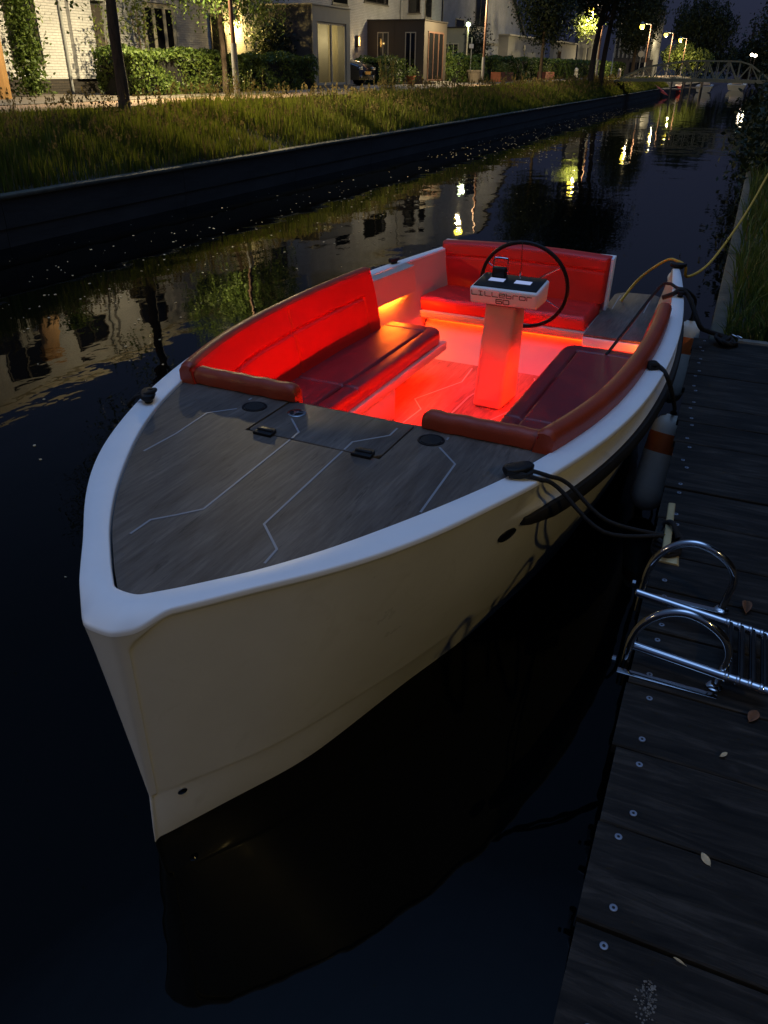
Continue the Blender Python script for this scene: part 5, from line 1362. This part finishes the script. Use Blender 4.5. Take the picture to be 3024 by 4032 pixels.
# parked black car (nose towards the road)
car = cthing('parked_car', 34.9, 15.95, 1.262, 'black car parked nose out between the pale bay and the dark hedge', 'car')
MT['carpaint'] = mat('black_car_paint', (0.010, 0.010, 0.012), 0.12, coat=1.0)
MT['headl'] = mat('headlight_glass', (0.7, 0.7, 0.66), 0.08, metal=.8)
prof_c = [(.0, .32, .80), (.0, .62, .84), (.06, .78, .86), (.55, .92, .87), (1.15, 1.00, .88), (1.75, 1.42, .70), (2.3, 1.50, .70), (3.3, 1.46, .68), (4.1, .98, .82), (4.25, .6, .82)]
cb_ = MB(); rows = []
for y, z, hw in prof_c:
    rows.append([(-hw, y, .22), (-hw - .01, y, min(z, .6)), (-hw * .97, y, z - .06), (-hw * .85, y, z), (0, y, z + .03), (hw * .85, y, z), (hw * .97, y, z - .06), (hw + .01, y, min(z, .6)), (hw, y, .22)])
cb_.grid(rows); cb_.add(rows[0], [tuple(range(9))]); cb_.add(rows[-1], [tuple(range(8, -1, -1))])
cb_.build('body', MT['carpaint'], car, smooth=True, fix=True, sharp=35)
for sx_ in (-1, 1):
    h_ = MB(); h_.box(sx_ * .66 - .17, sx_ * .66 + .17, -.035, .02, .60, .70); h_.build('headlight', MT['headl'], car, bevel=.03)
    h_ = MB(); h_.lathe([(.06, 0), (.06, .03)], 12, (sx_ * .62, .0, .34), (sx_ * .62, -1, .34)); h_.build('fog_lamp', MT['headl'], car)
    for y in (.75, 3.4):
        wv = MB(); wv.lathe([(.30, -.1), (.32, -.08), (.32, .08), (.30, .1)], 20, (sx_ * .80, y, .31), (sx_ * 2, y, .31)); tw_ = wv.build('wheel', MT['rubber'], car, smooth=True)
        wv = MB(); wv.lathe([(.2, .0), (.19, .012)], 16, (sx_ * .90, y, .31), (sx_ * 2, y, .31)); wv.build('rim', MT['chrome'], tw_)
h_ = MB(); h_.box(-.42, .42, -.03, -.002, .44, .54); h_.build('grille', MT['black'], car, bevel=.01)
h_ = MB(); h_.box(-.26, .26, -.045, -.03, .43, .54); h_.build('number_plate', mat('orange_plate', (.85, .38, .02), .5, emit=None), car)
h_ = MB(); h_.add([(-.66, 1.20, 1.01), (.66, 1.20, 1.01), (.56, 1.72, 1.41), (-.56, 1.72, 1.41)], [(0, 1, 2, 3)]); h_.v = [(x, y - .02, z + .045) for x, y, z in h_.v]; h_.build('windscreen', MT['glass'], car)
# pots, planters, bollards, signs
def pot(s, t, r_, h, m, label, plant=True):
    p = cthing('flower_pot', s, t, 1.262, label, 'pot'); q = MB(); q.lathe([(r_ * .7, 0), (r_, h * .85), (r_ * 1.08, h * .86), (r_ * 1.08, h), (r_ * .95, h), (r_ * .9, h * .9)], 20); q.build('pot', MT[m], p, smooth=True)
    o = crown(350, [(0, 0, h + r_ * .6, r_ * 1.1, r_ * 1.1, r_ * .8)], .09, MT['leaf'], p); o.name = 'foliage'
pot(39.9, 15.9, .20, .36, 'terra', 'terracotta pot in front of the dark bay')
pot(47.5, 15.1, .42, .62, 'potgrey', 'large pale stone pot on the pavement left of the planters')
for s, lab in ((51.4, 'left one of two slatted wooden planters before the long hedge'), (62.7, 'right one of two slatted wooden planters before the long hedge')):
    p = cthing('planter_box', s, 14.6, 1.262, lab, 'planter', 'wooden planter boxes')
    for k in range(4):
        part(p, 'slat', 'terra', -1.4, 1.4, -.3, -.26, .02 + k * .13, .02 + k * .13 + .115); part(p, 'slat', 'terra', -1.4, 1.4, .26, .3, .02 + k * .13, .02 + k * .13 + .115)
    for x in (-1.38, 1.34): part(p, 'end_board', 'terra', x, x + .04, -.255, .255, .02, .52)
    o = crown(700, [(0, 0, .62, 1.2, .25, .14)], .10, MT['leafy'], p); o.name = 'foliage'
for s, t, lab in ((72.9, 14.5, 'pale bollard standing left of the twin trunks'), (92.5, 14.0, 'pale bollard just left of the bridge')):
    b_ = cthing('bollard', s, t, 1.25, lab, 'bollard', 'bollards'); q = MB(); q.lathe([(.17, 0), (.16, .6), (.15, .72), (.09, .8), (.03, .83)], 16); q.build('post', MT['render'], b_, smooth=True)
    q = MB(); q.lathe([(.175, .0), (.175, .05)], 16, (0, 0, .5), (0, 0, 1)); q.build('ring', MT['frame'], b_)
rp = cthing('marker_post', 80, 14.4, 1.25, 'thin red and white marker post near the twin trunks', 'post')
for k in range(5): q = MB(); q.lathe([(.09, 0), (.09, .198)], 10, (0, 0, k * .2), (0, 0, 2)); q.build('band', mat('red_band', (.5, .03, .02), .5) if k % 2 == 0 else MT['render'], rp)
sg_ = cthing('street_sign', 47.9, 15.5, 1.25, 'small white street sign on a slim post by the conifer', 'sign')
q = MB(); q.tube([(0, 0, 0), (0, 0, 2.2)], .03, 8); q.build('post', MT['greypost'], sg_, smooth=True)
q = MB(); q.box(-.45, .25, -.04, -.02, 1.68, 1.88); q.build('sign_plate', mat('sign_white', (.75, .78, .85), .4), sg_)
gs = cthing('traffic_sign', 103, 13.5, 1.2, 'small round traffic sign before the lit bushes', 'sign'); q = MB(); q.tube([(0, 0, 0), (0, 0, 2.2)], .04, 8); q.build('post', MT['greypost'], gs)
q = MB(); q.lathe([(.32, 0), (.32, .03)], 20, (0, 0, 2.3), (-1, -.2, 2.3)); q.build('sign_plate', MT['render'], gs)
# leaning pale pole by the trees
pl = cthing('leaning_pole', 78, 12.5, 1.2, 'slim pale pole leaning behind the twin trunks', 'pole'); q = MB(); q.tube([(0, 0, 0), (.6, .1, 2.0)], .05, 8); q.build('pole', MT['greypost'], pl, smooth=True)

# ================================================================== STREET LAMPS
LC = (1.0, 0.80, 0.44)
glow = emit_mat('lamp_glow', (1.0, 0.74, 0.07), 6.0)
def lamp_light(loc, power, col=LC, r_=.09, name='lamp_light', spot=False):
    ld = bpy.data.lights.new(name, 'SPOT' if spot else 'POINT'); ld.energy = power; ld.color = col; ld.shadow_soft_size = r_
    if spot: ld.spot_size = R(166); ld.spot_blend = .6
    o = bpy.data.objects.new(name, ld); COL.objects.link(o); o.location = loc; return o
LP0 = None
lamp_specs = [(-4.6, 12.1, 900, 'street lamp on the far bank beyond the left edge of the view'), (18.7, 12.14, 1650, 'nearest tall grey and brown lamp post on the grass bank'),
              (42.0, 12.94, 850, 'second lamp post standing in the grass opposite the dark bay'), (66.9, 11.8, 1500, 'lit street lamp shining through the leaves of the big dark tree'),
              (94.4, 11.8, 1200, 'lit street lamp left of the bridge with a reddish post'), (116.6, 11.8, 1200, 'lit street lamp over the middle of the bridge'),
              (136.0, 11.8, 1500, 'lit street lamp in front of the yellow lit willow')]
for s, t, pw, lab in lamp_specs:
    if LP0 is None:
        L0 = cthing('street_lamp', s, t, 1.2, lab, 'street lamp', 'street lamps along the far bank')
        q = MB(); q.tube([(0, 0, -.1), (0, 0, 1.25)], .075, 14); q.build('base_sleeve', MT['greypost'], L0, smooth=True)
        q = MB(); q.tube([(0, 0, 1.25), (0, 0, 4.1)], [.055, .045], 12); q.build('post', MT['brownpost'], L0, smooth=True)
        q = MB(); q.tube([(0, 0, 4.0), (-.05, .06, 4.12), (-.35, .55, 4.17)], .026, 8); q.build('arm', MT['greypost'], L0, smooth=True)
        q = MB(); q.lathe([(.03, .32), (.13, .24), (.17, .14), (.175, .10)], 18, (-.45, .70, 3.98), (-.45, .70, 5)); q.build('lamp_hood', MT['greypost'], L0, smooth=True)
        q = MB(); q.lathe([(.06, -.24), (.16, -.18), (.20, -.05), (.17, .098)], 18, (-.45, .70, 3.98), (-.45, .70, 5)); q.build('lamp_glass', glow, L0, smooth=True)
        LP0 = L0; o = L0; k_ = 1.0
    else:
        o = copy_tree(LP0); o.location = CW(s, t, 1.2); o['label'] = lab; k_ = 1.15 if s > 50 else 1.0; o.scale = (k_, k_, k_)
    ll = lamp_light(CW(s - .45, t + .70, 1.2 + 3.66 * k_), pw * .5)
    ll = lamp_light(CW(s - .45, t + .70, 1.2 + 3.62 * k_), pw * 1.15, spot=True)
gl = cthing('garden_lamp', 47.7, 15.7, 1.25, 'slim garden lamp with a small greenish light beside the gabled house', 'lamp')
q = MB(); q.tube([(0, 0, 0), (0, 0, 2.7)], .045, 8); q.build('post', MT['lframe'], gl, smooth=True)
q = MB(); q.lathe([(.05, 0), (.11, .06), (.10, .16), (.04, .2)], 12, (0, 0, 2.7), (0, 0, 5)); q.build('lamp_head', emit_mat('garden_glow', (.75, .9, .5), 9.0), gl, smooth=True)
lamp_light(CW(47.65, 15.5, 3.85), 14, (.8, .95, .5))
lamp_light(CW(39.2, 18.2, 3.0), 6, (1, .6, .2), .04)
# warm outdoor light on the first house front
hl = cthing('door_lamp', 27.2, 17.35, 3.4, 'warm lamp high on the white wall behind the weeping tree', 'lamp')
q = MB(); q.box(-.08, .08, 0, .1, -.1, .1); q.build('lamp_housing', MT['frame'], hl); q = MB(); q.lathe([(.05, -.12), (.07, -.1)], 10, (0, .02, 0), (0, .02, 1)); q.build('lamp_glass', emit_mat('door_glow', (1, .7, .25), 6), hl)
lamp_light(CW(30.9, 16.4, 2.9), 26, (1, .8, .42), .05)  # unseen light added inside the bay to brighten its curtain
lamp_light(CW(27.2, 17.1, 3.1), 110, (1, .68, .2), .04)
# lamp on the right bank near the boat
nl = cthing('path_lamp', -1.6, -5.0, .75, 'street lamp on the path behind the jetty', 'street lamp')
q = MB(); q.tube([(0, 0, 0), (0, 0, 4.3)], [.07, .05], 12); q.build('post', MT['brownpost'], nl, smooth=True)
q = MB(); q.lathe([(.03, .32), (.13, .24), (.17, .14), (.175, .10)], 18, (0, 0, 4.3), (0, 0, 6)); q.build('lamp_hood', MT['greypost'], nl, smooth=True)
q = MB(); q.lathe([(.04, .0), (.12, .02), (.15, .098)], 18, (0, 0, 4.3), (0, 0, 6)); q.build('lamp_glass', glow, nl, smooth=True)
lamp_light(CW(-1.6, -5.0, 4.9), 340, (1.0, .74, .27), .10)
# far white lights at the end of the canal
for k, (s, t, z, pw, lab) in enumerate(((145, 2.9, 4.1, 200, 'left one of the small white lights at the far end of the canal'), (140, 2.3, 3.9, 300, 'brighter small white light at the far end of the canal'), (125, -.3, 3.6, 300, 'small white light near the dark right bank in the distance'))):
    fl2 = cthing('distant_lamp', s, t, .6, lab, 'lamp', 'distant lights'); q = MB(); q.tube([(0, 0, -.7), (0, 0, z - .8)], .05, 6); q.build('post', MT['frame'], fl2)
    q = MB(); q.lathe([(.05, 0), (.22, .15), (.22, .3), (.05, .4)], 10, (0, 0, z - .8), (0, 0, 9)); q.build('lamp_head', emit_mat('distant_glow', (1, .85, .6), 14.0), fl2, smooth=True)
    lamp_light(CW(s - .6, t, z), pw * .08, (1, .85, .6))

# ================================================================== FOOTBRIDGE
br = cthing('footbridge', 64, 9.6, WATER, 'steel truss footbridge with sloping ends crossing the canal', 'bridge')
ZB = 1.55; T0, T1 = 0.0, -9.8
def bz(y):   # camber of the deck
    q = (y - T0) / (T1 - T0); return ZB + .05 * math.sin(math.pi * min(1, max(0, q)))
for xx in (0, 1.8):
    q = MB(); P = [(xx, T0 + (T1 - T0) * k / 14, bz(T0 + (T1 - T0) * k / 14)) for k in range(15)]
    for a, b in zip(P, P[1:]): q.bar(a, b, .12, .20)
    q.build('bottom_chord', MT['bridge'], br)
    def topz(y):
        q_ = (y - T0) / (T1 - T0); return bz(y) + min(.10 + q_ * 4.2, .78 + (q_ - .16) * 1.35, 1.16, .12 + (1 - q_) * 6)
    q = MB(); PT = [(xx, T0 + (T1 - T0) * k / 14, topz(T0 + (T1 - T0) * k / 14)) for k in range(15)]
    for a, b in zip(PT, PT[1:]): q.bar(a, b, .10, .09)
    q.build('top_chord', MT['bridge'], br)
    for k in range(1, 14):
        q = MB(); q.bar(P[k], PT[k], .05, .05, (1, 0, 0)); q.build('upright', MT['bridge'], br)
    for k in range(14):
        q = MB(); a, b = (P[k], PT[k + 1]) if k % 2 else (PT[k], P[k + 1]); q.bar(a, b, .055, .055, (1, 0, 0)); q.build('diagonal', MT['bridge'], br)
q = MB()
for k in range(14):
    a, b = T0 + (T1 - T0) * k / 14, T0 + (T1 - T0) * (k + 1) / 14; q.box(.1, 1.7, b, a, bz(a) - .04, bz(a))
q.build('deck', MT['concrete'], br)
q = MB(); q.bar((.9, .0, 1.5), (.9, 2.6, 1.42), 1.8, .12); q.build('ramp', MT['concrete'], br)

# kayak, jetties and boats beyond the bridge
ky = cthing('kayak', 85.2, 9.15, .45, 'pink kayak hanging tilted beside a small jetty beyond the bridge', 'kayak')
q = MB(); rows = []
for i in range(17):
    u = i / 16; w_ = .42 * math.sin(math.pi * min(1, max(.02, u))) ** .6; rows.append([((u - .5) * 0 , w_ * math.cos(a), w_ * .35 * math.sin(a)) for a in [2 * math.pi * j / 10 for j in range(11)]])
    rows[-1] = [(x + .3 * math.sin(u * 3.14), (u - .5) * 1.9 + y * .45, z * .6 - (u - .5) * -.95 + y * .55) for x, y, z in rows[-1]]
q.grid(rows); q.build('hull', mat('pink_plastic', (.95, .22, .28), .4), ky, smooth=True)
MT['wetwood'] = mat('wet_wood', (.12, .10, .08), .8)
for k, (s, t, lab) in enumerate(((88, 8.2, 'small timber jetty with posts under the left of the bridge'), (98, 7.2, 'second small jetty farther along the canal'))):
    j_ = cthing('small_jetty', s, t, WATER, lab, 'jetty'); part(j_, 'deck', 'wetwood', -1, 1, -1.0, 1.0, .55, .65)
    for x, y in ((-1, -1), (1, -1), (-1, 0)): q = MB(); q.tube([(x, y, -.3), (x, y, 1.3)], .08, 8); q.build('post', MT['wetwood'], j_)
def small_boat(s, t, L, Wd, m, label, cabin=True):
    b_ = cthing('moored_boat', s, t, WATER, label, 'boat', 'boats moored beyond the bridge'); q = MB(); rows = []
    for i in range(13):
        u = i / 12; w_ = Wd * (1 - max(0, (u - .5) * 2) ** 2.2); rows.append([(L * (u - .5), y * w_, z) for y, z in ((-1, .65 + .2 * u), (-.8, .1), (0, -.1), (.8, .1), (1, .65 + .2 * u), (0, .6 + .2 * u), (-1, .65 + .2 * u))])
    q.grid(rows); q.add(rows[0][:5], [tuple(range(5))]); q.build('hull', m, b_, smooth=True, fix=True, sharp=40)
    if cabin:
        q = MB(); q.prism([(-L * .2, -Wd * .6), (L * .2, -Wd * .5), (L * .2, Wd * .5), (-L * .2, Wd * .6)], .7, 1.15); q.build('cabin', MT['liner'], b_, bevel=.1)
        q = MB(); q.prism([(-L * .16, -Wd * .62), (L * .12, -Wd * .57), (L * .12, Wd * .57), (-L * .16, Wd * .62)], .82, 1.02); q.build('window_band', MT['glass'], b_)
small_boat(108, 6.4, 5.0, .9, MT['greypost'], 'small white cabin boat moored under the middle of the bridge')
small_boat(122, 3.4, 6.0, 1.1, MT['greyclad'], 'grey boat moored under the right of the bridge')
small_boat(104, 9.0, 3.6, .7, mat('red_hull', (.4, .03, .03), .4), 'small red boat by the far jetties', False)

# floating petals, seeds and twigs on the water
MT['fleck'] = mat('floating_petal', (.42, .37, .25), .6)
q = MB()
def fleck(s, t, r_):
    a = rnd.uniform(0, 6.28); e = rnd.uniform(.35, 1); n = rnd.choice((5, 6, 7)); pts = [(s + r_ * math.cos(2 * math.pi * k / n) * math.cos(a) * 1 - r_ * e * math.sin(2 * math.pi * k / n) * math.sin(a), t + r_ * math.cos(2 * math.pi * k / n) * math.sin(a) + r_ * e * math.sin(2 * math.pi * k / n) * math.cos(a)) for k in range(n)]
    q.prism(pts, 0.0005, .004 + r_ * .15)
for k in range(330):
    s = 5 + 26 * rnd.random() ** 1.3; c0 = 7.0 - .04 * s; t = c0 + rnd.gauss(0, 1.1)
    if 1.8 < t < 8.9: fleck(s, t, rnd.uniform(.004, .013) * (1 + s * .05))
for k in range(170):
    s = rnd.uniform(1.5, 16); t = rnd.uniform(2.6, 8.8); fleck(s, t, rnd.uniform(.004, .013))
for k in range(380):
    s = rnd.uniform(22, 60); t = 8.6 - abs(rnd.gauss(0, 1.5)); 
    if t > 1: fleck(s, t, rnd.uniform(.008, .026))
o = frame_obj(q, 'floating_debris', MT['fleck'], loc=(0, 0, WATER)); tag(o, 'petals and seeds floating on the dark canal water', 'debris', kind='stuff')
